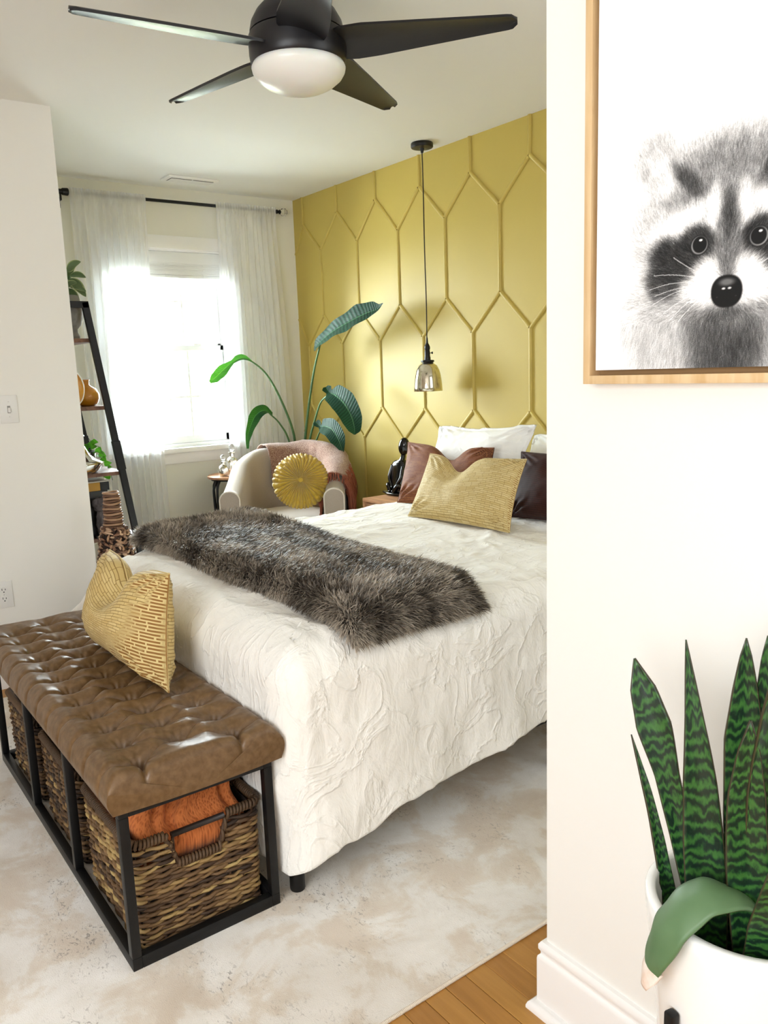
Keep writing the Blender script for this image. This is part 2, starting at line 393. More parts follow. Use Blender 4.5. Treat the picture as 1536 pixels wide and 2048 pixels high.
# white comforter: rings running round the open-headed footprint, from top centre down to the hem
linen = Mat('white_linen', 'f1efe9', .85, spec=.2, Sheen_Weight=.15)
lv_ = linen.coord('Object', (1, 1, 1)); l2 = linen.coord('Object', (1.0, 2.6, 1.4), (0, 0, .6))
cr = linen.n('TexNoise', {'Vector': l2, 'Scale': 8.5, 'Detail': 6, 'Distortion': .6, 'Roughness': .55}).outputs['Fac']
cr2 = linen.n('TexNoise', {'Vector': linen.coord('Object', (2.2, 1.0, 1.0), (0, 0, -.4)), 'Scale': 7, 'Detail': 5, 'Distortion': .7}).outputs['Fac']
absr = linen.n('Math', {0: linen.n('Math', {0: cr2, 1: .5}, operation='SUBTRACT').outputs[0]}, operation='ABSOLUTE').outputs[0]
rid = linen.ramp(absr, [(0, 1.0), (.035, 0.25), (.12, 0.0)])
linen.bump(cr, .34, .022); linen.bump(rid, .34, .010); linen.bump(linen.noise(700, 2, lv_), .08, .001)
def comforter():
    cx, hw, y0, y1, rc, zt = -2.395, .795, .862, 2.90, .085, .665
    # perimeter from head-left, down the left side, round the foot, up the right side
    per = []
    def seg(p, q, n): per.extend([(np.array(p)*(1-t)+np.array(q)*t) for t in np.linspace(0, 1, n, endpoint=False)])
    def arc(c, a0, a1, n): per.extend([np.array((c[0]+rc*math.cos(a), c[1]+rc*math.sin(a))) for a in np.linspace(a0, a1, n, endpoint=False)])
    seg((cx-hw, y1), (cx-hw, y0+rc), 190); arc((cx-hw+rc, y0+rc), math.pi, 1.5*math.pi, 40)
    seg((cx-hw+rc, y0), (cx+hw-rc, y0), 170); arc((cx+hw-rc, y0+rc), 1.5*math.pi, 2*math.pi, 40)
    seg((cx+hw, y0+rc), (cx+hw, y1), 200); per.append(np.array((cx+hw, y1)))
    per = np.array(per); n = len(per)
    T = np.gradient(per, axis=0); T /= np.linalg.norm(T, axis=1)[:, None]; N = np.c_[T[:, 1], -T[:, 0]]
    N *= np.sign((N*(per-np.array((cx, 1.9)))).sum(1))[:, None]
    s = np.r_[0, np.cumsum(np.linalg.norm(np.diff(per, axis=0), axis=1))]
    # spine (top centre line) each perimeter point collapses to
    core = np.c_[np.full(n, cx), np.clip(per[:, 1], y0+hw, y1)]
    re = .105                                     # rounding of the mattress edge
    # hem height: lowest at the foot-right corner, rising to the head
    right = per[:, 0] > cx+hw-rc-.01; left = per[:, 0] < cx-hw+rc+.01
    hemz = np.where(right, .125+.12*np.clip((per[:, 1]-.9)/.9, 0, 1)**.9+.03*np.clip(per[:, 1]-1.8, 0, 2), np.where(left, .06, .10))
    hemz = np.convolve(np.pad(hemz, 25, 'edge'), np.ones(51)/51, 'valid')
    hemz = hemz-.030*np.exp(-((per[:, 0]-(cx+hw-.03))**2+(per[:, 1]-(y0+.03))**2)/.016)
    hemz += .012*vnoise(np.c_[s*9, s*0, s*0])+.007*np.abs(vnoise(np.c_[s*26, s*0, s*0+5]))
    rows = []
    for t in np.linspace(0, 1, 96, endpoint=False)**.8:           # top
        p = core*(1-t)+(per-N*re)*t
        rows.append((p, np.full(n, zt), np.zeros(n), N*0, t))
    for a in np.linspace(0, math.pi/2, 12, endpoint=False):       # rounded edge
        rows.append((per-N*re*(1-math.sin(a)), np.full(n, zt-re*(1-math.cos(a))), np.full(n, math.sin(a)*.1), N*math.sin(a), 1))
    for k in np.linspace(0, 1, 62):                               # skirt
        z = (zt-re)*(1-k)+hemz*k
        rows.append((per+N*(.018*k), z, .1+.9*np.full(n, k), N, 1))
    # turned-under hem
    for k in (1, 2, 3):
        z = hemz-.006*math.sin(k*1.0)+.012*(k == 3); rows.append((per+N*(.018-.012*k), z, np.ones(n), N, 1))
    G = []
    for p, z, k, nn, t in rows:
        P = np.c_[p, z]
        q = np.c_[P[:, 0]*1.0, P[:, 1], P[:, 2]]
        # large soft puffs and crinkle ridges
        puff = .012*fbm(q*3.1, 3)+.006*ridged(q*np.array((3.2, 8.5, 3.6))+1.2*vnoise(q*1.6)[:, None], 2)
        puff += .0038*ridged(np.c_[q[:, 0]*9+q[:, 1]*4, q[:, 1]*13-q[:, 0]*3, q[:, 2]*7+q[:, 1]*3]+.5*vnoise(q*5)[:, None], 2)
        up = 1-np.clip(k*8, 0, 1)
        # vertical folds of the skirt
        ph = s*17+1.6*vnoise(np.c_[s*2.2, s*0, z*1.5])*3
        foldamp = np.where(right, .010+.008*smooth(1.2, 2.2, p[:, 1]), .011)
        fold = foldamp*np.sin(ph)*smooth(.05, 1, k)+.010*fbm(np.c_[s*5, z*3, s*0], 3)*smooth(.05, .6, k)
        fold += -.008*smooth(0, 1, k)*np.exp(-((per[:, 0]-(cx+hw))**2+(per[:, 1]-y0)**2)/.03)
        P[:, 2] += puff*up*smooth(0, .2, t if np.isscalar(t) else 1)*1.0+puff*(1-up)*.1
        # crown: the middle of the bed is a little fuller
        P[:, 2] += up*.012*(1-((P[:, 0]-cx)/hw)**2)
        P[:, 2] -= .105*np.exp(-((P[:, 0]-(cx-hw+.02))**2+((P[:, 1]-y0-.02)*.9)**2)/.035)*smooth(.3, .62, P[:, 2])
        dn = puff*.55*(1-up)+fold
        P[:, :2] += nn*dn[:, None]
        kk_ = np.clip((.61-np.asarray(z))/.30, 0, 1.15)
        P[:, 0] -= .31*kk_*(1 if k.max() > 0 else 0)*smooth(-2.95, -3.15, per[:, 0])*np.exp(-((per[:, 1]-y0-.03)/.11)**2)
        G.append(P)
    b = MB(); b.grid(np.array(G), flip=True)
    return b.build('comforter', linen, loc=(cx, 1.9, .66), label='white crinkled comforter hanging over the bed to near the rug', cat='comforter')
comf = comforter()

# ================================================================== PILLOWS
def pillow(name, bl, br, tl, tr, T, mat, label, cat='pillow', chop=0, u0=0, pinch=.10, out=None, seed=0, N=64, wr_=.006, flange=0, uvs=1.0, back=.8, bulge=None, group=None, chopw=.22, sag=0):
    bl, br, tl, tr = [np.array(p, float) for p in (bl, br, tl, tr)]
    U, V = np.meshgrid(np.linspace(-1, 1, N), np.linspace(-1, 1, N), indexing='ij')
    W_ = np.linalg.norm(br-bl); H_ = np.linalg.norm(tl-bl)
    nrm = np.cross(br-bl, tl-bl); nrm /= np.linalg.norm(nrm)
    if out is not None and nrm @ np.array(out) < 0: nrm = -nrm
    inner = 1-flange
    u = U-pinch*U*(1-V**2)**1.0*np.abs(U)**3; vv = V-pinch*V*(1-U**2)*np.abs(V)**3
    a = (u+1)/2; b = (vv+1)/2
    P0 = (bl*(1-a)[..., None]*(1-b)[..., None]+br*a[..., None]*(1-b)[..., None]+tl*(1-a)[..., None]*b[..., None]+tr*a[..., None]*b[..., None])
    upv = (tl+tr-bl-br)/2; upv /= np.linalg.norm(upv)
    g = np.exp(-((U-u0)/(chopw+.25*np.clip(.8-V, 0, 2)))**2)
    d = chop*g*smooth(-.55, 1, V)
    P0 = P0-upv*d[..., None]
    P0 = P0-upv*(sag*(1-U**2)*(V+1)/2+sag*.8*np.abs(U)**6*np.abs(V)**6*np.sign(V))[..., None]+.006*(sag > 0)*np.sin(U*9+seed)[..., None]*nrm*(np.abs(V)**4)[..., None]
    Ui, Vi = np.clip(np.abs(U)/inner, 0, 1), np.clip(np.abs(V)/inner, 0, 1)
    th = T*((1-Ui**2.4)*(1-Vi**2.2))**.55
    th *= (1-.10*V)
    crease = .55*(chop > 0)*g*smooth(.0, 1, V)
    th = th*(1-crease)
    sides = []
    uvl = []
    for sgn in (1, -1):
        q = P0*6+seed*7.1
        wr2 = wr_*fbm(q, 4)+wr_*.9*ridged(q*np.array((1.2, 1, 2.4)), 2)*smooth(.3, 1, np.hypot(U, V)/1.2)
        # puckers pulling to the corners
        cornr = np.maximum(np.abs(U), np.abs(V))
        ang = np.arctan2(np.abs(V)-1, np.abs(U)-1)
        puck = wr_*1.1*np.sin(ang*17+seed)*smooth(.55, .95, np.minimum(np.abs(U), np.abs(V))+.15)
        edge = smooth(1, .9, cornr)
        D = (th*(1 if sgn > 0 else back)+(wr2+puck)*edge)*sgn
        if flange: D = D+.006*np.sin(30*(U+V)+seed)*(1-edge)*0+.007*vnoise(P0*22)*smooth(inner-.05, 1, cornr)
        sides.append(P0+nrm*D[..., None])
        uvl.append(np.stack([U*W_/2*uvs, V*H_/2*uvs], -1).reshape(-1, 2))
    mb = MB(); mb.grid(sides[0]); mb.grid(sides[1], flip=True)
    c = (bl+br)/2
    o = mb.build(name, mat, loc=tuple(c), label=label, cat=cat, uv=np.concatenate(uvl), group=group)
    bm = bmesh.new(); bm.from_mesh(o.data); bmesh.ops.remove_doubles(bm, verts=[x for x in bm.verts if x.is_boundary], dist=.0008)
    bmesh.ops.recalc_face_normals(bm, faces=bm.faces); bm.to_mesh(o.data); bm.free()
    o.data.polygons.foreach_set('use_smooth', [True]*len(o.data.polygons))
    # seam piping
    rim = [sides[0][i, 0] for i in range(N)]+[sides[0][N-1, j] for j in range(1, N)]+[sides[0][i, N-1] for i in range(N-2, -1, -1)]+[sides[0][0, j] for j in range(N-2, 0, -1)]
    if not flange:
        MB().tube(rim, .0024, 6, closed=True).build('seam', mat, o, uv=None)
    return o
def velvet(name, light, dark, lines, scale=1.0, nap=(.6, -.7, .2), sheen=.06, th=(.80, 1.02)):
    M = Mat(name, light, .7, spec=.2, Sheen_Weight=sheen, Sheen_Roughness=.4)
    uvn = M.n('UVMap'); mp = M.n('Mapping', {'Vector': uvn.outputs[0], 'Scale': (scale, scale, scale)})
    w_ = M.n('TexNoise', {'Vector': mp.outputs[0], 'Scale': 14., 'Detail': 3}).outputs['Color']
    vec = M.n('VectorMath', {0: mp.outputs[0], 1: M.n('VectorMath', {0: w_, 'Scale': .006}, operation='SCALE').outputs[0]}, operation='ADD').outputs[0]
    def brick(c1, c2, mo, size):
        return M.n('TexBrick', {'Vector': vec, 'Color1': (*srgb(c1), 1), 'Color2': (*srgb(c2), 1), 'Mortar': (*srgb(mo), 1), 'Scale': 1., 'Mortar Size': size, 'Mortar Smooth': .4,
                                'Brick Width': .045, 'Row Height': .0086, 'Bias': 0.}, offset=.43, offset_frequency=2, squash=.8, squash_frequency=3)
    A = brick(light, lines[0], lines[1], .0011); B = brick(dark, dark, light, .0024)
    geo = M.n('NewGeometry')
    dt = M.n('VectorMath', {0: geo.outputs['Normal'], 1: nap}, operation='DOT_PRODUCT').outputs['Value']  # velvet sheen put into the colour: faces turned along nap go dark
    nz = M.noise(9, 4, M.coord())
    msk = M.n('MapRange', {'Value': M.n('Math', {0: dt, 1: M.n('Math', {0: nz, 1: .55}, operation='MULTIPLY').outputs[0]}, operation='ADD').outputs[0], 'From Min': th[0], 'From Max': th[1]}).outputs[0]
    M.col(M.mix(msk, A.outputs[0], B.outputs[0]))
    M.bump(B.outputs['Fac'], -.25, .002); return M
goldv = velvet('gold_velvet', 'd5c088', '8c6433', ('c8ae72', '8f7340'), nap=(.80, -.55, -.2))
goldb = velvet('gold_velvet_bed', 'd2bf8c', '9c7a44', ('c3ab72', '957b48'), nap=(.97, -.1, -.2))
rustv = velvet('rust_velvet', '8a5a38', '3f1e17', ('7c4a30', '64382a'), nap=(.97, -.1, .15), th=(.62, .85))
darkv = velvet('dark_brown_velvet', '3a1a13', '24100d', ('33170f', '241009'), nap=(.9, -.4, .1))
cotton = Mat('white_cotton', 'f3f2ee', .85, spec=.2); 
cotton.bump(cotton.n('TexNoise', {'Vector': cotton.coord('Object', (1, 1, 2.2), (0, .7, 0)), 'Scale': 9, 'Detail': 4, 'Distortion': 1.6}).outputs['Fac'], .22, .02)
F = (.3, -1, .3)
pillow('pillow', (-3.13, 2.55, .70), (-2.54, 2.58, .70), (-3.16, 2.70, 1.030), (-2.49, 2.70, 1.06), .085, cotton, 'white pillow with flanged sham leaning on the mustard wall, fully in view', out=F, seed=1, flange=.10, wr_=.009, pinch=.05, sag=.022)
pillow('pillow', (-2.66, 2.70, .70), (-1.98, 2.70, .70), (-2.63, 2.83, 1.00), (-1.95, 2.83, 1.02), .085, cotton, 'white pillow at the head of the bed, cut off by the white wall edge', out=F, seed=2, flange=.10, wr_=.009, pinch=.05, sag=.022)
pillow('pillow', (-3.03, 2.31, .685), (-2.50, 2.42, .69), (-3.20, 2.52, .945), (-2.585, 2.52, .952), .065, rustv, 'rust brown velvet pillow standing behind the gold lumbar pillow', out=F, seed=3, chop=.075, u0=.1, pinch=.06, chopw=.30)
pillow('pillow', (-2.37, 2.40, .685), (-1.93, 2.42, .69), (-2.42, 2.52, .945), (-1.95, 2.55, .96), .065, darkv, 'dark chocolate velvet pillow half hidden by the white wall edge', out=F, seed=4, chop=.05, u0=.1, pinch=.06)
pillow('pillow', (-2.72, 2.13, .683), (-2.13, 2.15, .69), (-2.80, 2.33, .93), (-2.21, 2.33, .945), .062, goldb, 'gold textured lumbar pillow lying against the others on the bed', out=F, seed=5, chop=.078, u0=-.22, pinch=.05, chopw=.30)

# ================================================================== FUR THROW
def fur_throw():
    x0, x1, ya, yb = -3.115, -1.605, 1.065, 1.54
    base_z = .682
    t = empty('throw_blanket', ((x0+x1)/2, (ya+yb)/2, base_z), 'folded grey-brown faux fur throw laid across the foot of the bed', 'blanket')
    nx, ny = 120, 44
    X_, Y_ = np.meshgrid(np.linspace(x0, x1, nx), np.linspace(ya, yb, ny), indexing='ij')
    def bot(X): return base_z-.002+.014*(1-((X+2.395)/.8)**2)-.055*smooth(-1.68, -1.56, X)*1.0-.03*smooth(-3.1, -3.22, X)
    U = (X_-x0)/(x1-x0)*2-1; V = (Y_-ya)/(yb-ya)*2-1
    e = ((1-np.abs(U)**26)*(1-np.abs(V)**10)).clip(0, 1)**.5
    h = .048*e+.010*fbm(np.stack([X_*3, Y_*3, X_*0], -1), 3)*e
    skew = .10*(X_-x0)/(x1-x0)
    Yw = Y_+.012*np.sin(X_*6)-.014*U-.02*U*V
    top = np.stack([X_, Yw, bot(X_)+h], -1); low = np.stack([X_, Yw, bot(X_)-.004], -1)
    mb = MB(); mb.grid(top); mb.grid(low, flip=True)
    furb = Mat('fur_backing', '4a4139', .95)
    body = mb.build('fur_body', furb, t)
    # hairs as flat curved blades
    rs = np.random.RandomState(3); n = 74000
    uu = rs.rand(n)*2-1; vv = rs.rand(n)*2-1
    k = n//3; uu[:k//2] = np.sign(rs.rand(k//2)-.5)*(1-.03*rs.rand(k//2)); vv[k//2:k] = np.where(rs.rand(k-k//2) < .78, -1, 1)*(1-.12*rs.rand(k-k//2)**1.5)
    X = x0+(uu+1)/2*(x1-x0); Y = ya+(vv+1)/2*(yb-ya)
    def hgt(u, v, X, Y):
        e = ((1-np.abs(u)**26)*(1-np.abs(v)**10)).clip(0, 1)**.5
        return .048*e+.010*fbm(np.stack([X*3, Y*3, X*0], -1), 3)*e
    H = hgt(uu, vv, X, Y)
    sidef = np.maximum(smooth(.93, 1, np.abs(vv)), smooth(.97, 1, np.abs(uu)))
    z = bot(X)+H*np.where(sidef > .3, rs.rand(n)**.7, 1)
    Yp = Y+.012*np.sin(X*6)-.014*uu-.02*uu*vv
    root = np.c_[X, Yp, z]
    lay = np.c_[.9+0*X, .5+0*X, 0*X]
    q = np.c_[X*4, Y*4, 0*X]
    sw = np.c_[vnoise(q+5), vnoise(q+25), 0*X]*1.3+rs.normal(size=(n, 3))*.35
    outw = np.c_[np.sign(uu)*smooth(.94, 1, np.abs(uu)), np.sign(vv)*smooth(.85, 1, np.abs(vv)), np.ones(n)*.55]
    d = lay*.6+sw+outw*1.0; d[:, 2] -= 1.1*sidef*(1-(z-bot(X))/.05).clip(0, 1); d /= np.linalg.norm(d, axis=1)[:, None]
    L = .026+.016*rs.rand(n)
    side = np.cross(d, np.c_[rs.normal(size=(n, 2))*.3, np.ones(n)]); side /= np.linalg.norm(side, axis=1)[:, None]
    wd = .0011*(1+.5*rs.rand(n))[:, None]
    mid = root+d*L[:, None]*.55+np.array((0, 0, .003)); tip = root+d*L[:, None]-np.array((0, 0, 1))*(.005*rs.rand(n))[:, None]
    V4 = np.stack([root-side*wd, root+side*wd, mid+side*wd*.9, mid-side*wd*.9, tip], 1).reshape(-1, 3)
    f = []
    for i in range(n):
        a = 5*i; f.append((a, a+1, a+2, a+3)); f.append((a+3, a+2, a+4))
    tone = .5+.5*vnoise(np.c_[X*9, Y*14, 0*X])+.35*vnoise(np.c_[X*30, Y*40, 0*X])+.22*rs.normal(size=n)
    tone = np.clip(tone, 0, 1)[:, None]
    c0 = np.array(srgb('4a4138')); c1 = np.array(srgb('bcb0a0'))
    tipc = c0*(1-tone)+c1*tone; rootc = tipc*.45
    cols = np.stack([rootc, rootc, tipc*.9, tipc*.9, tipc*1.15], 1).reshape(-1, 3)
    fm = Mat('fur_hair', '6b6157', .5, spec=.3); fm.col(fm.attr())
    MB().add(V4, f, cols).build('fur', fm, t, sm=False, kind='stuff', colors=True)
fur_throw()

# ================================================================== BENCH
bench = empty('bench', (-2.30, .655, .009), 'brown tufted leather bench on an open black metal frame at the foot of the bed', 'bench')
FX0, FX1, FY0, FY1 = -2.955, -1.645, .470, .845; Z0, Z1 = .009, .405; tw = .022
for y in (FY0, FY1-tw):
    bx('bottom_rail', (FX0, y, Z0), (FX1, y+tw, Z0+.03), blackm, bench, bevel=.0015); bx('top_rail', (FX0, y, Z1-.026), (FX1, y+tw, Z1), blackm, bench, bevel=.0015)
for x in (FX0, FX1-tw):
    bx('bottom_rail', (x, FY0+tw, Z0), (x+tw, FY1-tw, Z0+.03), blackm, bench, bevel=.0015); bx('top_rail', (x, FY0+tw, Z1-.026), (x+tw, FY1-tw, Z1), blackm, bench, bevel=.0015)
for x in (FX0, -2.52, -2.095, FX1-tw):
    for y in (FY0, FY1-tw): bx('post', (x, y, Z0+.03), (x+tw, y+tw, Z1-.026), blackm, bench, bevel=.0015)
bx('seat_board', (FX0+.01, FY0+.01, Z1-.006), (FX1-.01, FY1-.01, Z1+.006), Mat('dark_board', '1c1714', .8), bench)
leather = Mat('brown_leather', '7d5a3e', .40, spec=.5)
lc = leather.coord(); ln = leather.noise(5, 5, lc, .4)
leather.col(leather.mix(leather.ramp(leather.noise(60, 5, lc, .3), [(.35, 0.0), (.7, .55)]), leather.mix(ln, '503920', '6a4f2f'), '846848'))
leather.rough(leather.ramp(leather.noise(35, 4, lc), [(.3, .32), (.7, .46)]))
leather.bump(leather.n('TexVoronoi', {'Vector': lc, 'Scale': 520.}, feature='DISTANCE_TO_EDGE').outputs['Distance'], .18, .001)
leather.bump(leather.noise(26, 5, lc, .6), .10, .004)
def cushion():
    x0, x1, y0, y1 = -2.975, -1.622, .452, .862; zb = .408; T = .078
    rows = [(.540, 0), (.655, .5), (.770, 0)]; sp = .105
    btn = []
    for r, (y, o) in enumerate(rows):
        k = 0
        while True:
            x = -1.690-.0-sp*(k+o)
            if x < x0+.05: break
            btn.append((x, y, r)); k += 1
    B = np.array([(b[0], b[1]) for b in btn])
    nu, nv = 520, 190
    u = np.linspace(x0, x1, nu); 
    # cross profile: down the front side, over, down the back side
    r = .032
    def prof(a0, a1):
        pts = []
        for z in np.linspace(zb-.004, zb+T-r, 14, endpoint=False): pts.append((a0-.004*math.sin((z-zb)/(T-r)*math.pi), z, 0))
        for a in np.linspace(0, math.pi/2, 14, endpoint=False): pts.append((a0+r*(1-math.cos(a)), zb+T-r+r*math.sin(a), a/(math.pi/2)))
        return pts
    pf = prof(y0, y1); topn = nv-2*len(pf)
    pts = pf+[(y, zb+T, 1) for y in np.linspace(y0+r, y1-r, topn)]+[(y1-(p[0]-y0), p[1], p[2]) for p in pf[::-1]]
    pts = np.array(pts)
    X_ = np.repeat(u[:, None], len(pts), 1); Yc = np.repeat(pts[None, :, 0], nu, 0); Zc = np.repeat(pts[None, :, 1], nu, 0); top = np.repeat(pts[None, :, 2], nu, 0)
    # ends rounded the same way
    ex = np.minimum(X_-x0, x1-X_); er = smooth(0, 1, np.clip(ex/r, 0, 1))**.5
    er2 = np.sqrt(1-(1-np.clip(ex/r, 0, 1))**2)
    Zc = np.where(Zc > zb+T-r, zb+T-r+(Zc-(zb+T-r))*er2, Zc)
    q = np.stack([X_, Yc], -1)
    # distance to buttons and to the creases
    D = np.full(X_.shape, 9.); 
    for b in B: D = np.minimum(D, np.hypot(X_-b[0], Yc-b[1]))
    def segd(p, q_):
        d = np.array(q_)-np.array(p); L2 = d@d
        t = np.clip(((X_-p[0])*d[0]+(Yc-p[1])*d[1])/L2, 0, 1)
        return np.hypot(X_-p[0]-t*d[0], Yc-p[1]-t*d[1]), t
    cre = np.zeros(X_.shape); rs = np.random.RandomState(2)
    relax = smooth(-2.35, -1.75, X_)           # creases slacken toward the near end
    for i, (bx_, by_, r_) in enumerate(btn):
        for j, (cx_, cy_, s_) in enumerate(btn):
            if s_ == r_+1 and abs(abs(bx_-cx_)-sp/2) < .01:
                bow = .010*math.sin(i*1.7)
                d, t = segd((bx_, by_), (cx_, cy_)); d = np.abs(d+0)
                amp = 1-.55*relax*(np.sin(t*math.pi))
                cre = np.maximum(cre, np.exp(-(d/.0075)**1.3)*amp)
        if r_ == 0:
            d, t = segd((bx_, by_), (bx_+.004, y0-.03)); cre = np.maximum(cre, np.exp(-(d/.007)**1.3)*(1-.45*t))
        if r_ == 2:
            d, t = segd((bx_, by_), (bx_-.004, y1+.03)); cre = np.maximum(cre, np.exp(-(d/.007)**1.3)*(1-.45*t))
    # short gathers radiating from each button
    gath = np.zeros(X_.shape)
    for i, (bx_, by_, r_) in enumerate(btn):
        dx, dy = X_-bx_, Yc-by_; rr = np.hypot(dx, dy); an = np.arctan2(dy, dx)
        gath += np.sin(an*8+i)*np.exp(-(rr/.028)**2)*.0032
    # endmost pleats
    for (bx_, by_, r_) in btn:
        if bx_ > -1.72 and r_ != 1:
            d, t = segd((bx_, by_), (x1+.02, by_-.012)); cre = np.maximum(cre, .8*np.exp(-(d/.007)**1.3))
        if bx_ < x0+.12 and r_ != 1:
            d, t = segd((bx_, by_), (x0-.02, by_)); cre = np.maximum(cre, .8*np.exp(-(d/.007)**1.3))
    puff = .022*(1-np.exp(-(D/.042)**2))-.014
    dz = puff-.021*cre-.024*np.exp(-(D/.013)**2)+gath+.0018*fbm(np.stack([X_*22, Yc*22, X_*0], -1), 3)
    Zc = Zc+dz*top
    sidek = (1-top)
    sgn = np.where(Yc < .655, -1, 1)
    Yc = Yc+sgn*sidek*(.006*(1-cre*1.3))*np.sin(np.clip((Zc-zb)/T, 0, 1)*math.pi)
    P = np.stack([X_, Yc, Zc], -1)
    mb = MB(); mb.grid(P, flip=True); m_ = len(pts); n0 = (nu-1)*m_
    # end faces, bulging a little
    for xi, xe, fl in ((0, x0, 0), (nu-1, x1, 1)):
        edge = P[xi]; cen = np.array((xe+(.012 if fl else -.012), .655, zb+.03)); G = [edge*(1-t)+(np.array((xe+(.010 if fl else -.010)*math.sin(t*1.57), 0, 0))+np.c_[np.zeros(m_), .655+(edge[:, 1]-.655)*(1-t), zb+.03+(edge[:, 2]-zb-.03)*(1-t)])*t for t in (0, .15, .35, .7, 1)]
        G = [np.c_[xe+(1 if fl else -1)*.010*math.sin(t*1.57)*np.ones(m_), .655+(edge[:, 1]-.655)*(1-t*.98), zb-.004+(edge[:, 2]-zb+.004)*(1-t)] for t in (0, .12, .3, .6, 1)]
        G[0] = edge; mb.grid(np.array(G), flip=bool(1-fl))
    o = mb.build('cushion', leather, bench)
    for (bx_, by_, r_) in btn:
        i = int(np.clip((bx_-x0)/(x1-x0)*(nu-1), 0, nu-1)); j = int(np.argmin(np.abs(P[i, :, 1]-by_)+(top[i] < .9)*9))
        zz = P[i, j, 2]
        bt = bpy.data.objects.get('tuft_button')
        if not bt: MB().ball((0, 0, 0), (.0085, .0085, .005), 12, 8).build('tuft_button', leather, o, loc=wloc(bench)).location = (0, 0, 0); bt = bpy.data.objects['tuft_button']; c_ = bt
        else: c_ = bt.copy(); C.objects.link(c_)
        c_.parent = o; c_.location = Vector((bx_, by_, zz+.002))-wloc(bench)
        if c_ is bt: c_.data.transform(Matrix.Translation(Vector(wloc(bench))))
cushion()
pillow('pillow', (-2.545, .71, .505), (-1.955, .72, .505), (-2.61, .805, .768), (-2.05, .785, .795), .112, goldv, 'gold textured pillow propped on the leather bench against the comforter', out=(.2, -1, .2), seed=6, chop=.085, u0=-.05, pinch=.07, N=80, chopw=.30, wr_=.007, back=.6)

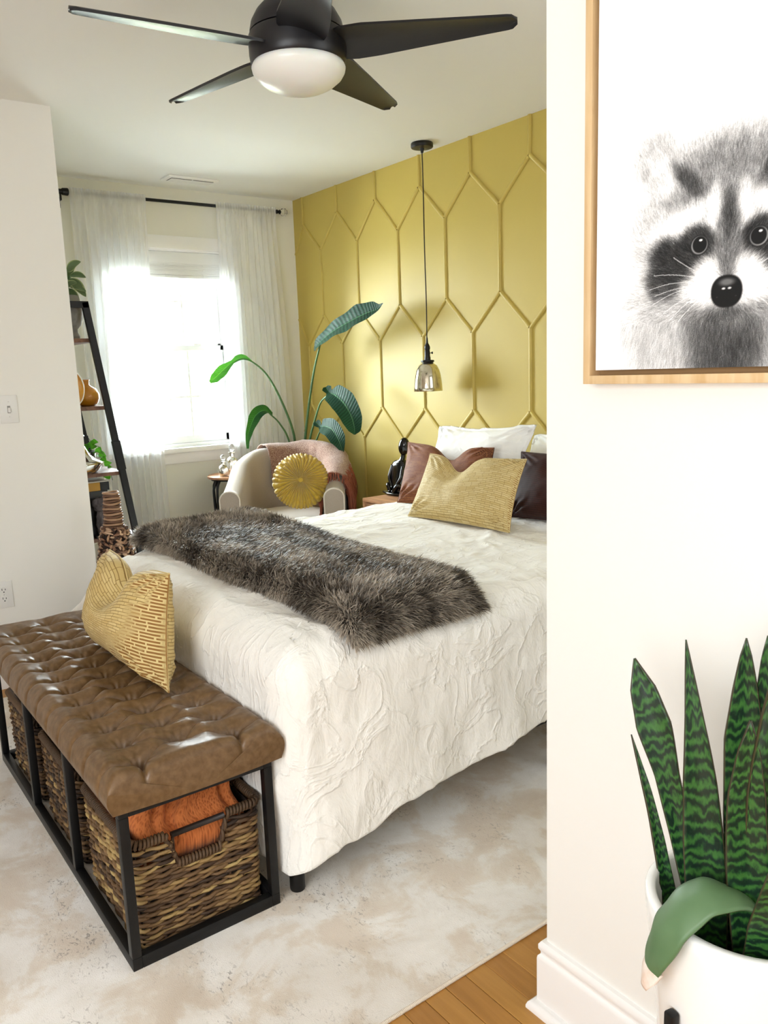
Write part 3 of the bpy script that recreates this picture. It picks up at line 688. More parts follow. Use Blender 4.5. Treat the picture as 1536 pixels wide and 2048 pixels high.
# ================================================================== BASKETS
wk = Mat('basket_strand', '5b432c', .55, spec=.4); wk.col(wk.attr()); wk.bump(wk.noise(300, 4, wk.coord('Object', (1, 1, 3))), .4, .002)
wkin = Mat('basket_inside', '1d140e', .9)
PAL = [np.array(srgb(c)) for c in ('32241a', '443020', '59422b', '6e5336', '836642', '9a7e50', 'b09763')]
def basket(x0, x1, y0, y1, z0, H, label, seed, handle_faces=('x1', 'x0'), dark=0):
    rs = np.random.RandomState(seed)
    t = empty('basket', ((x0+x1)/2, (y0+y1)/2, z0), label, 'basket', group='woven baskets under the bench')
    rc = .025
    corners = [(x1-rc, y0+rc, -90), (x1-rc, y1-rc, 0), (x0+rc, y1-rc, 90), (x0+rc, y0+rc, 180)]
    per = []
    for (cx_, cy_, a0) in corners:
        for a in np.linspace(a0, a0+90, 7): per.append((cx_+rc*math.cos(math.radians(a)), cy_+rc*math.sin(math.radians(a))))
    per = np.array(per+[per[0]]); s = np.r_[0, np.cumsum(np.linalg.norm(np.diff(per, axis=0), axis=1))]; Lp = s[-1]
    ns = int(Lp/.0085); S = np.linspace(0, Lp, ns, endpoint=False)
    PX = np.interp(S, s, per[:, 0]); PY = np.interp(S, s, per[:, 1])
    TX = np.gradient(PX); TY = np.gradient(PY); nn = np.hypot(TX, TY); NX, NY = TY/nn, -TX/nn
    mb = MB(); stake = .034; rowh = .0070; nr = int((H-.02)/rowh); ymid = (y0+y1)/2
    taper = lambda z: -.008*(1-z/H)
    for r in range(nr):
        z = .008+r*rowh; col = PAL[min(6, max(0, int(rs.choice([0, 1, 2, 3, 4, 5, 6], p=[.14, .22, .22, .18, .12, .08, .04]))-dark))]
        jz = .0030*vnoise(np.c_[S*28, S*0+r*3.7, S*0+seed])+.0016*vnoise(np.c_[S*90, S*0+r*1.7, S*0+seed])
        off = .0042*np.sin(S/stake*math.pi+(r % 2)*math.pi)+.002*vnoise(np.c_[S*40, S*0+r*9., S*0])
        rad = .0050+.0012*vnoise(np.c_[S*22, S*0+r*5.1, S*0+2])
        # colour drifts along the strand
        cf = .75+.55*vnoise(np.c_[S*9, S*0+r*2.3, S*0+seed]); pick = vnoise(np.c_[S*5, S*0+r*7.7, S*0+3+seed])
        zz = z0+z+jz; o2 = off+taper(z)
        cut = np.zeros(ns, bool)
        if z > H-.078 and z < H-.006:
            for hf in handle_faces:
                fx = x1 if hf == 'x1' else x0
                cut |= (np.abs(PX-fx) < .012) & (np.abs(PY-ymid) < .058)
        P = np.c_[PX+NX*o2, PY+NY*o2, zz]
        idx = np.arange(ns)
        runs = []
        if cut.any():
            st = np.where(cut & ~np.roll(cut, -1))[0]
            for a in st:
                b_ = a+1
                run = []
                while not cut[b_ % ns]: run.append(b_ % ns); b_ += 1
                runs.append((run, False))
        else: runs = [(list(idx), True)]
        for run, closed in runs:
            if len(run) < 3: continue
            tw = (np.sin(S[run]*75+r*1.9)*.5+.5)
            cc = col[None]*cf[run][:, None].clip(.35, 1.5)
            lightm = (pick[run] > .38)[:, None]; cc = np.where(lightm & (dark < 2), cc*.5+PAL[6]*.55, cc)
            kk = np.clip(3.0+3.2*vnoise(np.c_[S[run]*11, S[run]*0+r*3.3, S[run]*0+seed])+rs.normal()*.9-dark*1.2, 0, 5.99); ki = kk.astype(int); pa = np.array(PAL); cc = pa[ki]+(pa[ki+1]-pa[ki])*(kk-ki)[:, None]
            tcol = np.repeat(cc[:, None], 6, 1)
            mb.tube(P[run], rad[run], 6, closed=closed, cap=not closed, col=tcol, squash=(1.0, .9))
    # upright stakes
    for k in range(int(Lp/stake)):
        i = int(((k+.5)*stake)/Lp*ns) % ns
        if any(abs(PX[i]-(x1 if hf == 'x1' else x0)) < .012 and abs(PY[i]-ymid) < .058 for hf in handle_faces): top_ = H-.082
        else: top_ = H-.01
        zs = np.linspace(.004, top_, 9)
        mb.tube(np.c_[PX[i]+NX[i]*(taper(zs)-.002), PY[i]+NY[i]*(taper(zs)-.002), z0+zs], .0040, 6, col=PAL[1])
    mb.build('weave', wk, t, kind='stuff', colors=True)
    # rim wrapped with strands, dipping under the handle openings
    rim = MB(); core = []
    for i in range(ns):
        z = H
        for hf in handle_faces:
            if abs(PX[i]-(x1 if hf == 'x1' else x0)) < .012 and abs(PY[i]-ymid) < .064: z = H-.080
        core.append((PX[i], PY[i], z0+z))
    core = np.array(core); cz = core[:, 2].copy()
    for _ in range(1): cz = (np.roll(cz, 1)+cz+np.roll(cz, -1))/3
    core[:, 2] = cz
    turns = int(Lp/.0085); M_ = turns*10; tt = np.linspace(0, ns, M_, endpoint=False)
    cp = np.array([np.interp(tt, np.arange(ns+1), np.r_[core[:, k], core[0, k]]) for k in range(3)]).T
    nx_ = np.interp(tt, np.arange(ns+1), np.r_[NX, NX[0]]); ny_ = np.interp(tt, np.arange(ns+1), np.r_[NY, NY[0]])
    ph = tt/ns*turns*2*np.pi; R_ = .0085
    hp = cp+np.c_[nx_*np.cos(ph)*R_, ny_*np.cos(ph)*R_, np.sin(ph)*R_]
    cc = np.repeat((PAL[2][None]*(.9+.4*vnoise(np.c_[tt*.05, tt*0, tt*0+seed]))[:, None])[:, None], 5, 1)
    rim.tube(hp, .0042, 5, closed=True, col=cc); rim.tube(core[::2], .006, 6, closed=True, col=PAL[1])
    rim.build('rim', wk, t, colors=True)
    for hf in handle_faces:
        fx = x1 if hf == 'x1' else x0
        MB().tube([(fx-.001, ymid-.066, z0+H-.004), (fx+.0, ymid, z0+H-.003), (fx-.001, ymid+.066, z0+H-.004)], .0075, 10).build('handle', Mat('dark_handle', '231813', .5) if 'dark_handle' not in bpy.data.materials else bpy.data.materials['dark_handle'], t, label='smooth dark handle bar')
    # inner lining (open box)
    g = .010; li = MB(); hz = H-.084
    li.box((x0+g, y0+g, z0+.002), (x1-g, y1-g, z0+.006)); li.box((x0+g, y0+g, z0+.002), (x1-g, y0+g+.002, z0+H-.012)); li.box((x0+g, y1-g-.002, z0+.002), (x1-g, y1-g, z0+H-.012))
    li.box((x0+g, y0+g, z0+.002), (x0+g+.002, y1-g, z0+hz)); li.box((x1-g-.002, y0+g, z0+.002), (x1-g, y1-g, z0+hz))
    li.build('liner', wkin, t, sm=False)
    return t
basket(-2.045, -1.685, .503, .822, .012, .268, 'brown woven basket nearest the camera, holding the rust knit blanket', 11)
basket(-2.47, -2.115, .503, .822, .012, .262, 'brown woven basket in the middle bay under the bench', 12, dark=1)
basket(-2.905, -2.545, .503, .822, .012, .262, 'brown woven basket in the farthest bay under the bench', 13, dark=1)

# rust knit blanket heaped in the first basket
knit = Mat('rust_knit', 'bd6a38', .9, spec=.15, Sheen_Weight=.1)
kv = knit.n('TexVoronoi', {'Vector': knit.coord('UV', (1, 1, 1)), 'Scale': 170.}, feature='F1').outputs['Distance']
knit.col(knit.mix(knit.ramp(kv, [(.0, 0.0), (.55, 1.0)]), '8c4420', 'c87440')); knit.bump(kv, .6, .003)
def heap():
    nu, nv = 150, 120; x0, x1, y0, y1 = -2.02, -1.705, .525, .80
    U, V = np.meshgrid(np.linspace(0, 1, nu), np.linspace(0, 1, nv), indexing='ij')
    X_ = x0+(x1-x0)*U; Y_ = y0+(y1-y0)*V
    e = ((1-(2*U-1)**8)*(1-(2*V-1)**8)).clip(0, 1)**.5
    q = np.stack([X_*5, Y_*5, X_*0+2], -1)
    lump = fbm(q, 3)*.030
    # deep folds
    fold = np.zeros_like(X_)
    for (c, a, w_, dpt) in ((.64, .5, .013, .035), (.735, -.3, .012, .030), (.585, .2, .01, .022), (.70, 1.2, .012, .02)):
        d = (Y_-c)+a*(X_+1.85)*.6+.012*np.sin(X_*30)
        fold -= dpt*np.exp(-(d/w_)**2); fold += dpt*.4*np.exp(-((d-.03)/.02)**2)
    Z_ = .200+.150*e*smooth(1.25, .45, U)+.050*e+lump*e+fold*e
    Z_ = np.minimum(Z_, .374-.004*np.abs(lump/.03))
    Y_ = Y_+.01*np.sin(Z_*60)*e
    mb = MB(); P = np.stack([X_, Y_, Z_], -1); mb.grid(P)
    o = mb.build('knit_blanket', knit, loc=(-1.86, .66, .25), uv=np.stack([U*.42, V*.34], -1).reshape(-1, 2), label='rust orange knitted blanket stuffed into the nearest basket', cat='blanket')
    so = o.modifiers.new('thick', 'SOLIDIFY'); so.thickness = .008; so.offset = -1
heap()
# ================================================================== WINDOW DRESSING
whitep = Mat('white_plastic', 'eceded', .4)
blind = empty('window_blind', (XL-.03, 2.02, 2.05), 'raised white slatted blind bunched at the top of the window', 'blind')
bx('headrail', (XL-.06, WY0+.025, 2.018), (XL-.012, WY1-.025, 2.066), whitep, blind)
bx('valance', (XL-.012, WY0+.022, 2.000), (XL-.004, WY1-.022, 2.068), whitep, blind)
for k in range(9):
    z = 1.932+k*.0080
    bx('slat', (XL-.056+.002*(k % 2), WY0+.024, z), (XL-.008+.002*(k % 3), WY1-.024, z+.0076), whitep, blind, bevel=.001)
bx('bottom_rail', (XL-.056, WY0+.024, 1.912), (XL-.008, WY1-.024, 1.931), whitep, blind)
for y in (1.78, 2.02, 2.27): MB().tube([(XL-.006, y, 2.0), (XL-.006, y, 1.918)], .0012, 6).build('cord', whitep, blind)

sheer = Mat('sheer_curtain', 'ffffff', .9, spec=.1)
tb = sheer.n('BsdfTransparent'); tl = sheer.n('BsdfTranslucent', {'Color': (.97, .98, .99, 1)})
wv = sheer.n('TexNoise', {'Vector': sheer.coord('Object', (1, 1, .25)), 'Scale': 16., 'Detail': 3}).outputs['Fac']
m1 = sheer.n('MixShader', {0: .55, 1: sheer.b.outputs[0], 2: tl.outputs[0]})
fac = sheer.n('MapRange', {'Value': wv, 'From Min': .3, 'From Max': .7, 'To Min': .12, 'To Max': .26}).outputs[0]
sheer.L.new(sheer.n('MixShader', {0: fac, 1: m1.outputs[0], 2: tb.outputs[0]}).outputs[0], sheer.out.inputs[0])
XC = XL+.062
def curtain(y0, y1, yb0, yb1, seed, label):
    nu, nv = 320, 90; U, V = np.meshgrid(np.linspace(0, 1, nu), np.linspace(0, 1, nv), indexing='ij')
    Zt, Zb = 2.372, .03
    z = Zt+(Zb-Zt)*V
    a = smooth(0, .6, V); y = (y0+(y1-y0)*U)*(1-a)+(yb0+(yb1-yb0)*U)*a
    n = 11; ph = U*2*np.pi*n+1.2*vnoise(np.stack([U*5, V*.6, U*0+seed], -1))*2.5
    amp = (.010+.022*smooth(.02, .3, V))*(.7+.5*vnoise(np.stack([U*7, V*.8, U*0+seed+9], -1)))
    x = XC+amp*np.sin(ph)+.010*vnoise(np.stack([U*40, V*3, U*0+seed], -1))
    x += np.where(z > 2.325, .014*np.sign(np.sin(ph)+.01)*0, 0)
    rodgap = np.exp(-((z-2.348)/.02)**2); x = np.where(z > 2.30, np.maximum(x, XC+.0125), x); x = x*(1-rodgap)+(XC+.0135+.0012*np.sin(ph*3))*rodgap
    ruff = smooth(2.355, 2.372, z); x += ruff*.006*np.sin(U*150+seed)
    y += .004*np.sin(ph*2+1)*smooth(.02, .3, V)
    mb = MB(); mb.grid(np.stack([x, y, z], -1)); o = mb.build('sheer_curtain', sheer, loc=(XC, (y0+y1)/2, 2.34), label=label, cat='curtain', group='sheer curtains')
    return o
curtain(1.462, 1.902, 1.455, 1.885, 1, 'white sheer curtain panel on the left half of the rod, beside the ladder shelf')
curtain(2.350, 2.775, 2.335, 2.815, 4, 'white sheer curtain panel on the right half of the rod, behind the armchair')
rod = empty('curtain_rod', (XC, 2.1, 2.348), 'thin black curtain rod with crystal finial above the window', 'curtain rod')
MB().tube([(XC, 1.20, 2.348), (XC, 2.785, 2.348)], .0095, 14).build('rod', blackm, rod)
MB().tube([(XC, 1.405, 2.348), (XC, 1.425, 2.348), (XC, 1.43, 2.348), (XC, 1.458, 2.348), (XC, 1.462, 2.348)], [.0135, .0135, .019, .021, .018], 18).build('collar', blackm, rod, auto=40)
for y in (1.418, 2.70):
    b = MB(); b.bar((XC-(.02 if y > 2 else 0), y, 2.339), (XC-(.02 if y > 2 else 0), y, 2.300), .016, .008); b.bar((XC-(.02 if y > 2 else 0), y, 2.306), (XL+.002, y, 2.306), .012, .010); b.box((XL, y-.012, 2.27), (XL+.006, y+.012, 2.33)); b.build('bracket', blackm, rod, bevel=.001, seg=1)
MB().lathe([(0, 0), (.010, 0), (.014, .006), (.010, .014), (.010, .022), (.015, .028), (.010, .034), (0, .034)], (0, 0, 0), 18).build('finial_neck', blackm, rod)
fn = bpy.data.objects['finial_neck']; fn.data.transform(Matrix.Translation(Vector((XC, 2.783, 2.348))-wloc(rod)) @ Matrix.Rotation(-R90, 4, 'X') @ Matrix.Translation(wloc(rod)))
cryst = Mat('crystal', 'ffffff', .03, Transmission_Weight=1.0, IOR=1.5)
MB().ball((XC, 2.840, 2.348), (.027, .027, .027), 8, 6).build('finial', cryst, rod, sm=False, label='faceted clear crystal ball finial')

vent = empty('ceiling_vent', (-4.65, 2.1, ZC), 'small white ceiling air register near the window', 'vent')
bx('frame', (-4.715, 1.95, ZC-.012), (-4.585, 2.26, ZC-.0005), trim_m, vent)
bx('throat', (-4.69, 1.975, ZC-.0128), (-4.61, 2.235, ZC-.0118), Mat('vent_dark', '3c3c3c', .9), vent, bevel=0)
for k in range(9):
    x = -4.688+.0095*k
    MB().bar((x, 1.975, ZC-.016), (x, 2.235, ZC-.016), .007, .0012).build('louver', trim_m, vent, sm=False)
bx('divider', (-4.69, 2.10, ZC-.0175), (-4.61, 2.106, ZC-.012), trim_m, vent, bevel=0)

# ================================================================== CEILING FAN
FC = Vector((-2.104, 1.306, 0))
fan = empty('ceiling_fan', (FC.x, FC.y, ZC), 'dark bronze five-blade ceiling fan with frosted light bowl', 'ceiling fan')
c = (FC.x, FC.y, 0)
MB().lathe([(0, 2.4395), (.082, 2.4395), (.084, 2.43), (.078, 2.40), (.062, 2.372), (.052, 2.358), (.05, 2.352)], c, 40).build('canopy', blacks, fan)
MB().lathe([(.05, 2.356), (.062, 2.342), (.088, 2.325), (.112, 2.300), (.127, 2.274), (.132, 2.252), (.1325, 2.247), (0, 2.247)][::-1], c, 48).build('motor_dome', blacks, fan, auto=40)
MB().lathe([(0, 2.243), (.1335, 2.243), (.136, 2.238), (.137, 2.215), (.1365, 2.19), (.134, 2.172), (.130, 2.166), (.12, 2.166), (0, 2.170)][::-1], c, 48).build('motor_housing', blacks, fan, auto=40)
frost = Mat('frosted_glass', 'f6f5f0', .28, Subsurface_Weight=.2)
MB().lathe([(0, 2.172), (.12, 2.172), (.128, 2.168), (.1325, 2.158), (.130, 2.147), (.121, 2.133), (.100, 2.116), (.070, 2.102), (.035, 2.095), (0, 2.093)][::-1], c, 48).build('light_bowl', frost, fan, label='frosted white glass bowl')
def blade():
    n = 40; L0, L1 = .095, .610; X_ = np.linspace(L0, L1, n); t = (X_-L0)/(L1-L0)
    lead = np.interp(t, [0, .05, .12, .25, 1], [.045, .060, .0665, .064, .024]); trail = -np.interp(t, [0, .08, .2, .5, 1], [.050, .070, .0735, .058, .030])
    endr = np.sqrt(np.clip(1-((t-.955)/.045).clip(0, 1)**2, 0, 1)); mid = (lead+trail)/2
    lead = mid+(lead-mid)*(.35+.65*endr); trail = mid+(trail-mid)*(.35+.65*endr)
    G = []
    for k in range(n):
        y = np.linspace(lead[k], trail[k], 9); pitch = -math.radians(15-4*t[k])
        cam_ = .006*(1-((y-mid[k])/(lead[k]-trail[k])*2)**2)
        for_ = []
        th = .0035
        ring = [(yy, cz+th) for yy, cz in zip(y, cam_)]+[(yy, cz-th) for yy, cz in zip(y[::-1], cam_[::-1])]
        G.append([(X_[k], yy*math.cos(pitch)-zz*math.sin(pitch), yy*math.sin(pitch)+zz*math.cos(pitch)) for yy, zz in ring])
    mb = MB(); mb.grid(np.array(G), cv=True); k = len(G[0]); mb.f += [tuple(range(k)), tuple(range((n)*k-1, (n-1)*k-1, -1))]
    return mb
b0 = None
for a in (-96.4, 40.7, -168.2, 117.2, -25.5):
    if b0 is None: b0 = blade().build('blade', blacks, fan, auto=50, loc=(0, 0, 0)); o = b0
    else: o = b0.copy(); C.objects.link(o)
    o.location = (0, 0, 2.207-ZC); o.rotation_euler = (0, 0, math.radians(a))

# ================================================================== PENDANT
PX_, PY_ = -3.385, 2.815
pen = empty('pendant_lamp', (PX_, PY_, ZC), 'small mercury glass pendant lamp on a black cord over the nightstand', 'pendant lamp')
c = (PX_, PY_, 0)
MB().lathe([(0, 2.4395), (.055, 2.4395), (.057, 2.436), (.057, 2.420), (.054, 2.416), (.012, 2.413), (.009, 2.404), (.006, 2.392), (0, 2.392)], c, 36).build('canopy', blackm, pen, auto=40)
zz = np.linspace(2.395, 1.462, 60)
MB().tube(np.c_[PX_+.003*np.sin(zz*9), PY_+.002*np.sin(zz*7+1), zz], .0028, 8).build('cord', Mat('black_cord', '17100f', .8), pen)
MB().lathe([(0, 1.468), (.004, 1.468), (.006, 1.44), (.012, 1.428), (.015, 1.42), (.015, 1.408), (.0125, 1.402), (.0145, 1.398), (.0145, 1.372), (.017, 1.362), (.017, 1.352), (.035, 1.350), (.036, 1.343), (.030, 1.337), (.022, 1.330), (0, 1.330)], c, 30).build('socket', blackm, pen, auto=40)
kn = MB(); rd = Vector((_R.x, _R.y, 0)).normalized(); p0 = Vector((PX_, PY_, 1.388))
kn.tube([tuple(p0+rd*.013), tuple(p0+rd*.026)], .002, 8); kn.tube([tuple(p0+rd*.026-Vector((0, 0, .006))), tuple(p0+rd*.026+Vector((0, 0, .006)))], .0038, 10)
kn.build('switch_key', blackm, pen)
merc = Mat('mercury_glass', 'cfc9b6', .10, metal=.92)
merc.rough(merc.ramp(merc.noise(22, 5, merc.coord(), .8), [(.45, .05), (.7, .22)])); merc.bump(merc.noise(14, 4, merc.coord()), .10, .01)
merc.col(merc.mix(merc.ramp(merc.noise(50, 6, merc.coord()), [(.55, 0.0), (.75, .6)]), 'd9d3c0', '8d8468'))
prof = [(.024, 1.336), (.036, 1.332), (.050, 1.320), (.061, 1.300), (.0685, 1.272), (.0735, 1.240), (.0765, 1.208), (.0780, 1.187)]
sh = MB().lathe(prof+[(r-.002, z) for r, z in prof[::-1]], c, 56).build('shade', merc, pen)
for k in range(7):
    a = k*2*math.pi/7+.4
    MB().ball((PX_+.034*math.cos(a), PY_+.034*math.sin(a), 1.333), .0018, 8, 6).build('vent_hole', blackm, sh)
MB().ball((PX_, PY_, 1.27), (.02, .02, .026), 14, 10).build('bulb', Mat('bulb_glass', 'e9e4d6', .2), pen)

# ================================================================== NIGHTSTAND + FIGURE
walnut = Mat('warm_wood', 'b0805a', .5)
wv_ = walnut.coord('Object', (1.2, 14, 14)); walnut.col(walnut.ramp(walnut.noise(3, 5, wv_, .8), [(.3, '8f6242'), (.7, 'bf9068')])); walnut.bump(walnut.noise(6, 4, wv_), .1, .002)
ns_ = empty('nightstand', (-3.40, 2.72, 0), 'light brown wooden nightstand between armchair and bed', 'nightstand')
for a, b in (((-3.60, 2.505, .60), (-3.235, 2.925, .62)), ((-3.60, 2.505, .16), (-3.582, 2.925, .60)), ((-3.253, 2.505, .16), (-3.235, 2.925, .60)), ((-3.582, 2.907, .16), (-3.253, 2.925, .60)), ((-3.582, 2.507, .16), (-3.253, 2.907, .178))):
    bx('panel', a, b, walnut, ns_, bevel=.0015)
for z in (.185, .395):
    d = bx('drawer', (-3.579, 2.512, z), (-3.256, 2.53, z+.20), walnut, ns_, bevel=.0015)
    MB().lathe([(0, 0), (.006, 0), (.006, .012), (.012, .016), (.012, .022), (0, .024)], (0, 0, 0), 16).build('knob', blackm, d, loc=(0, 0, 0))
    kb = d.children[0]; kb.location = Vector((-3.4175, 2.512, z+.10))-wloc(ns_); kb.rotation_euler = (R90, 0, 0)
for x in (-3.585, -3.25):
    for y in (2.52, 2.91): MB().tube([(x, y, .0), (x, y, .162)], [.009, .013], 12).build('leg', walnut, ns_)
gloss = Mat('black_lacquer', '070708', .12, spec=.6)
fx, fy, fz = -3.535, 2.715, .62
fig = empty('figurine', (fx, fy, fz), 'glossy black abstract seated figure sculpture on the nightstand', 'figurine')
MB().ball((fx-.012, fy-.01, fz+.012), (.115, .060, .0125), 28, 10).build('base', gloss, fig)
t_ = np.linspace(0, 2*np.pi, 36, endpoint=False); tor = MB()
zs = [(.015, .050, .044, 0), (.03, .058, .047, 0), (.06, .060, .044, 0), (.10, .056, .038, .004), (.14, .054, .034, .008), (.165, .055, .032, .010), (.182, .050, .028, .012), (.192, .036, .022, .016), (.198, .018, .015, .028), (.212, .0125, .0125, .038), (.235, .012, .012, .046), (.25, .012, .012, .05)]
tor.grid(np.array([[(fx+ox+a*np.sign(np.cos(q))*abs(np.cos(q))**.7, fy+b*np.sign(np.sin(q))*abs(np.sin(q))**.7, fz+z) for q in t_] for z, a, b, ox in zs]), cv=True, flip=True)
tor.f += [tuple(range(36))]; tor.build('torso', gloss, fig)
MB().ball((fx+.056, fy-.004, fz+.272), (.033, .030, .050), 24, 16, R=Matrix.Rotation(math.radians(10), 3, 'Y')).build('head', gloss, fig)
for sx in (-1, 1):
    MB().tube(curve([(fx+.008+sx*.046, fy-.014, fz+.168), (fx+.006+sx*.050, fy-.036, fz+.10), (fx+.004+sx*.012, fy-.046, fz+.045)], 18), .009, 10).build('arm', gloss, fig)
    MB().tube(curve([(fx+sx*.045, fy-.01, fz+.02), (fx+sx*.046, fy-.045, fz+.060), (fx+sx*.012, fy-.058, fz+.022)], 18), .012, 10).build('leg', gloss, fig)

# ================================================================== ARMCHAIR
fv = Vector((.80, -.60, 0)); rv = Vector((.60, .80, 0))       # chair front and chair right (seen from front)
CC = Vector((-4.175, 2.375, 0))
def cw(x, y, z): return tuple(CC+rv*x+fv*y+Vector((0, 0, z)))
chair = empty('armchair', tuple(CC), 'beige upholstered barrel armchair in the corner by the mustard wall', 'armchair')
uph = Mat('beige_upholstery', 'b4a89a', .9, spec=.2, Sheen_Weight=.25)
uph.col(uph.mix(uph.noise(320, 2, uph.coord()), '94897b', 'aca093')); uph.bump(uph.noise(380, 3, uph.coord()), .25, .002)
def chair_path(n=90):
    # centre line of the wall of the chair: left arm front -> round the back -> right arm front
    hw, yf, yc, rr = .290, .335, -.02, .290
    pts = []
    for y in np.linspace(yf, yc, 26, endpoint=False): pts.append((-hw, y))
    for a in np.linspace(math.pi, 2*math.pi, 40, endpoint=False): pts.append((rr*math.cos(a), yc+1.02*rr*math.sin(a)))
    for y in np.linspace(yc, yf, 27): pts.append((hw, y))
    return np.array(pts)
cp_ = chair_path(); nC = len(cp_)
Tc = np.gradient(cp_, axis=0); Tc /= np.linalg.norm(Tc, axis=1)[:, None]; Nc = np.c_[Tc[:, 1], -Tc[:, 0]]      # outward? fixed below
if (Nc*(cp_-np.array((0, .1)))).sum() < 0: Nc = -Nc
sC = np.r_[0, np.cumsum(np.linalg.norm(np.diff(cp_, axis=0), axis=1))]; sC /= sC[-1]
def ctop(s):
    a = np.minimum(s, 1-s)
    return .672+.178*(.35*smooth(.02, .40, a)+.65*np.clip((np.asarray(a)-.03)/.34, 0, 1))
def chair_section(i, infl=0.0, z0=.14):
    s = sC[i]; zt = float(ctop(s)); a = min(s, 1-s); w_ = .056+.004*float(smooth(.1, .4, a))+infl; lean = .035*float(smooth(.15, .5, a))
    out = []
    prof = [(-w_*.86, z0)]+[(-w_*(.86+.14*t), z0+(zt-.05-z0)*t) for t in (.25, .5, .75, 1)]
    prof += [(-w_*math.cos(b), zt-.05+.05*math.sin(b)+infl) for b in np.linspace(.2, math.pi-.2, 11)]
    prof += [(w_*(.80+.20*t), z0+(zt-.05-z0)*t) for t in (1, .75, .5, .25)]+[(w_*.80, z0)]
    for o_, z in prof:
        k = smooth(.3, .9, z)*lean
        p = cp_[i]+Nc[i]*(o_+float(k)); out.append(cw(p[0], p[1], z))
    return out
G = np.array([chair_section(i) for i in range(nC)]); mb = MB(); mb.grid(G); k = G.shape[1]
mb.f += [tuple(range(k)), tuple(range(nC*k-1, (nC-1)*k-1, -1))]
body = mb.build('shell', uph, chair, auto=50)
pipm = Mat('piping', 'cfc6ba', .85)
for i in (0, nC-1): MB().tube(G[i]+np.array(fv)*.002, .0042, 8).build('piping', pipm, body)
fr = MB()
hw = .245; P = []
for x in np.linspace(-hw, hw, 14): P.append([cw(x, .315+.012*(1-(x/hw)**2)*1.0, z) for z in (.14, .20, .26, .32, .345)])
for t_1 in (0,): pass
fr.grid(np.array(P)); fr.build('front_rail', uph, chair)
# seat cushion: D shape with crowned top
nr_, na = 26, 80; G2 = []
def dshape(a):
    x = math.cos(a); y = math.sin(a)
    ex = .240*np.sign(x)*abs(x)**.55; ey = (.30 if y > 0 else .235)*np.sign(y)*abs(y)**(.42 if y > 0 else .9)
    return ex, ey+.04
base = [dshape(a) for a in np.linspace(0, 2*np.pi, na, endpoint=False)]
prof = [(0, .35), (.9, .35), (.97, .36), (1.0, .385), (1.005, .42), (.99, .455), (.95, .480), (.85, .494), (.6, .508), (.3, .514), (0, .515)]
SC = np.array([[cw(x*r, .04+(y-.04)*r, z) for x, y in base] for r, z in prof]); mb = MB(); mb.grid(SC, cv=True, flip=True)
mb.build('seat_cushion', Mat('seat_fabric', 'b3aa9e', .9, Sheen_Weight=.25), chair)
for x, y in ((-.25, .27), (.25, .27), (-.17, -.19), (.17, -.19)):
    MB().tube([cw(x, y, .0), cw(x, y, .145)], [.014, .022], 10).build('leg', Mat('dark_leg', '2a1c14', .5) if 'dark_leg' not in bpy.data.materials else bpy.data.materials['dark_leg'], chair)

# chenille blanket over the back and right arm
chen = Mat('chenille', 'b08f80', .92, spec=.15, Sheen_Weight=.3)
cn = chen.n('TexNoise', {'Vector': chen.coord('Object', (1, 1, 1.0)), 'Scale': 240., 'Detail': 2}).outputs['Fac']
cb = chen.n('TexWave', {'Vector': chen.coord('Object', (1, 1, 1), (0, .5, .2)), 'Scale': 60., 'Distortion': 4.}, bands_direction='Z').outputs['Fac']
chen.col(chen.mix(chen.ramp(cn, [(.42, 0.0), (.6, 1.0)]), '765247', 'a98d7b')); chen.bump(cn, .5, .004); chen.bump(cb, .25, .004)
i0, i1 = int(nC*.41), int(nC*.865)
GB = []
for n_, i in enumerate(range(i0, i1)):
    u = (i-i0)/(i1-i0)
    S_ = np.array(chair_section(i, .012, .14))
    full = S_                               # inner ... outer (order as profile)
    mid_ = len(full)//2
    # choose how far down the blanket reaches on each side
    t_in = .30+.25*float(smooth(.15, .5, u))-.10*float(smooth(.8, 1, u)); t_out = .42
    L = [np.array(q) for q in full]
    dist = np.r_[0, np.cumsum(np.linalg.norm(np.diff(full, axis=0), axis=1))]; dm = dist[mid_]
    ds = np.linspace(dm-t_in*1.0, dm+t_out*1.0, 46); ds = np.clip(ds, 0.0, dist[-1])
    row = np.array([np.interp(ds, dist, full[:, kk]) for kk in range(3)]).T
    nrm = np.zeros_like(row); tt_ = np.gradient(row, axis=0)
    along = np.array(cw(*cp_[min(i+1, nC-1)], 0))-np.array(cw(*cp_[i-1], 0)); nn_ = np.cross(tt_, along); nn_ /= np.linalg.norm(nn_, axis=1)[:, None]+1e-9
    cen = row.mean(0)
    if (nn_*(row-cen)).sum() < 0: nn_ = -nn_
    q = np.c_[row*6]
    row = row+nn_*(.004+.016*np.abs(fbm(q, 3))+.020*ridged(row*np.array((4, 4, 7)), 2)[:, None].clip(0, .8)[:, 0] if False else (.004+.014*np.abs(fbm(q, 3))+.018*ridged(row*np.array((4., 4., 7.)), 2).clip(0, .9))[:, None])
    GB.append(row)
GB = np.array(GB)
thr = empty('throw_blanket', tuple(CC+Vector((0, 0, .6))), 'dusty pink chenille throw with rust fringe over the armchair back', 'blanket')
mb = MB(); mb.grid(GB); bl_ = mb.build('blanket_cloth', chen, thr)
so = bl_.modifiers.new('thick', 'SOLIDIFY'); so.thickness = .006; so.offset = 0
fringem = Mat('rust_fringe', '8a4a34', .9); rs = np.random.RandomState(4)
end = GB[-1]; fb = MB(); dirf = np.array(fv)
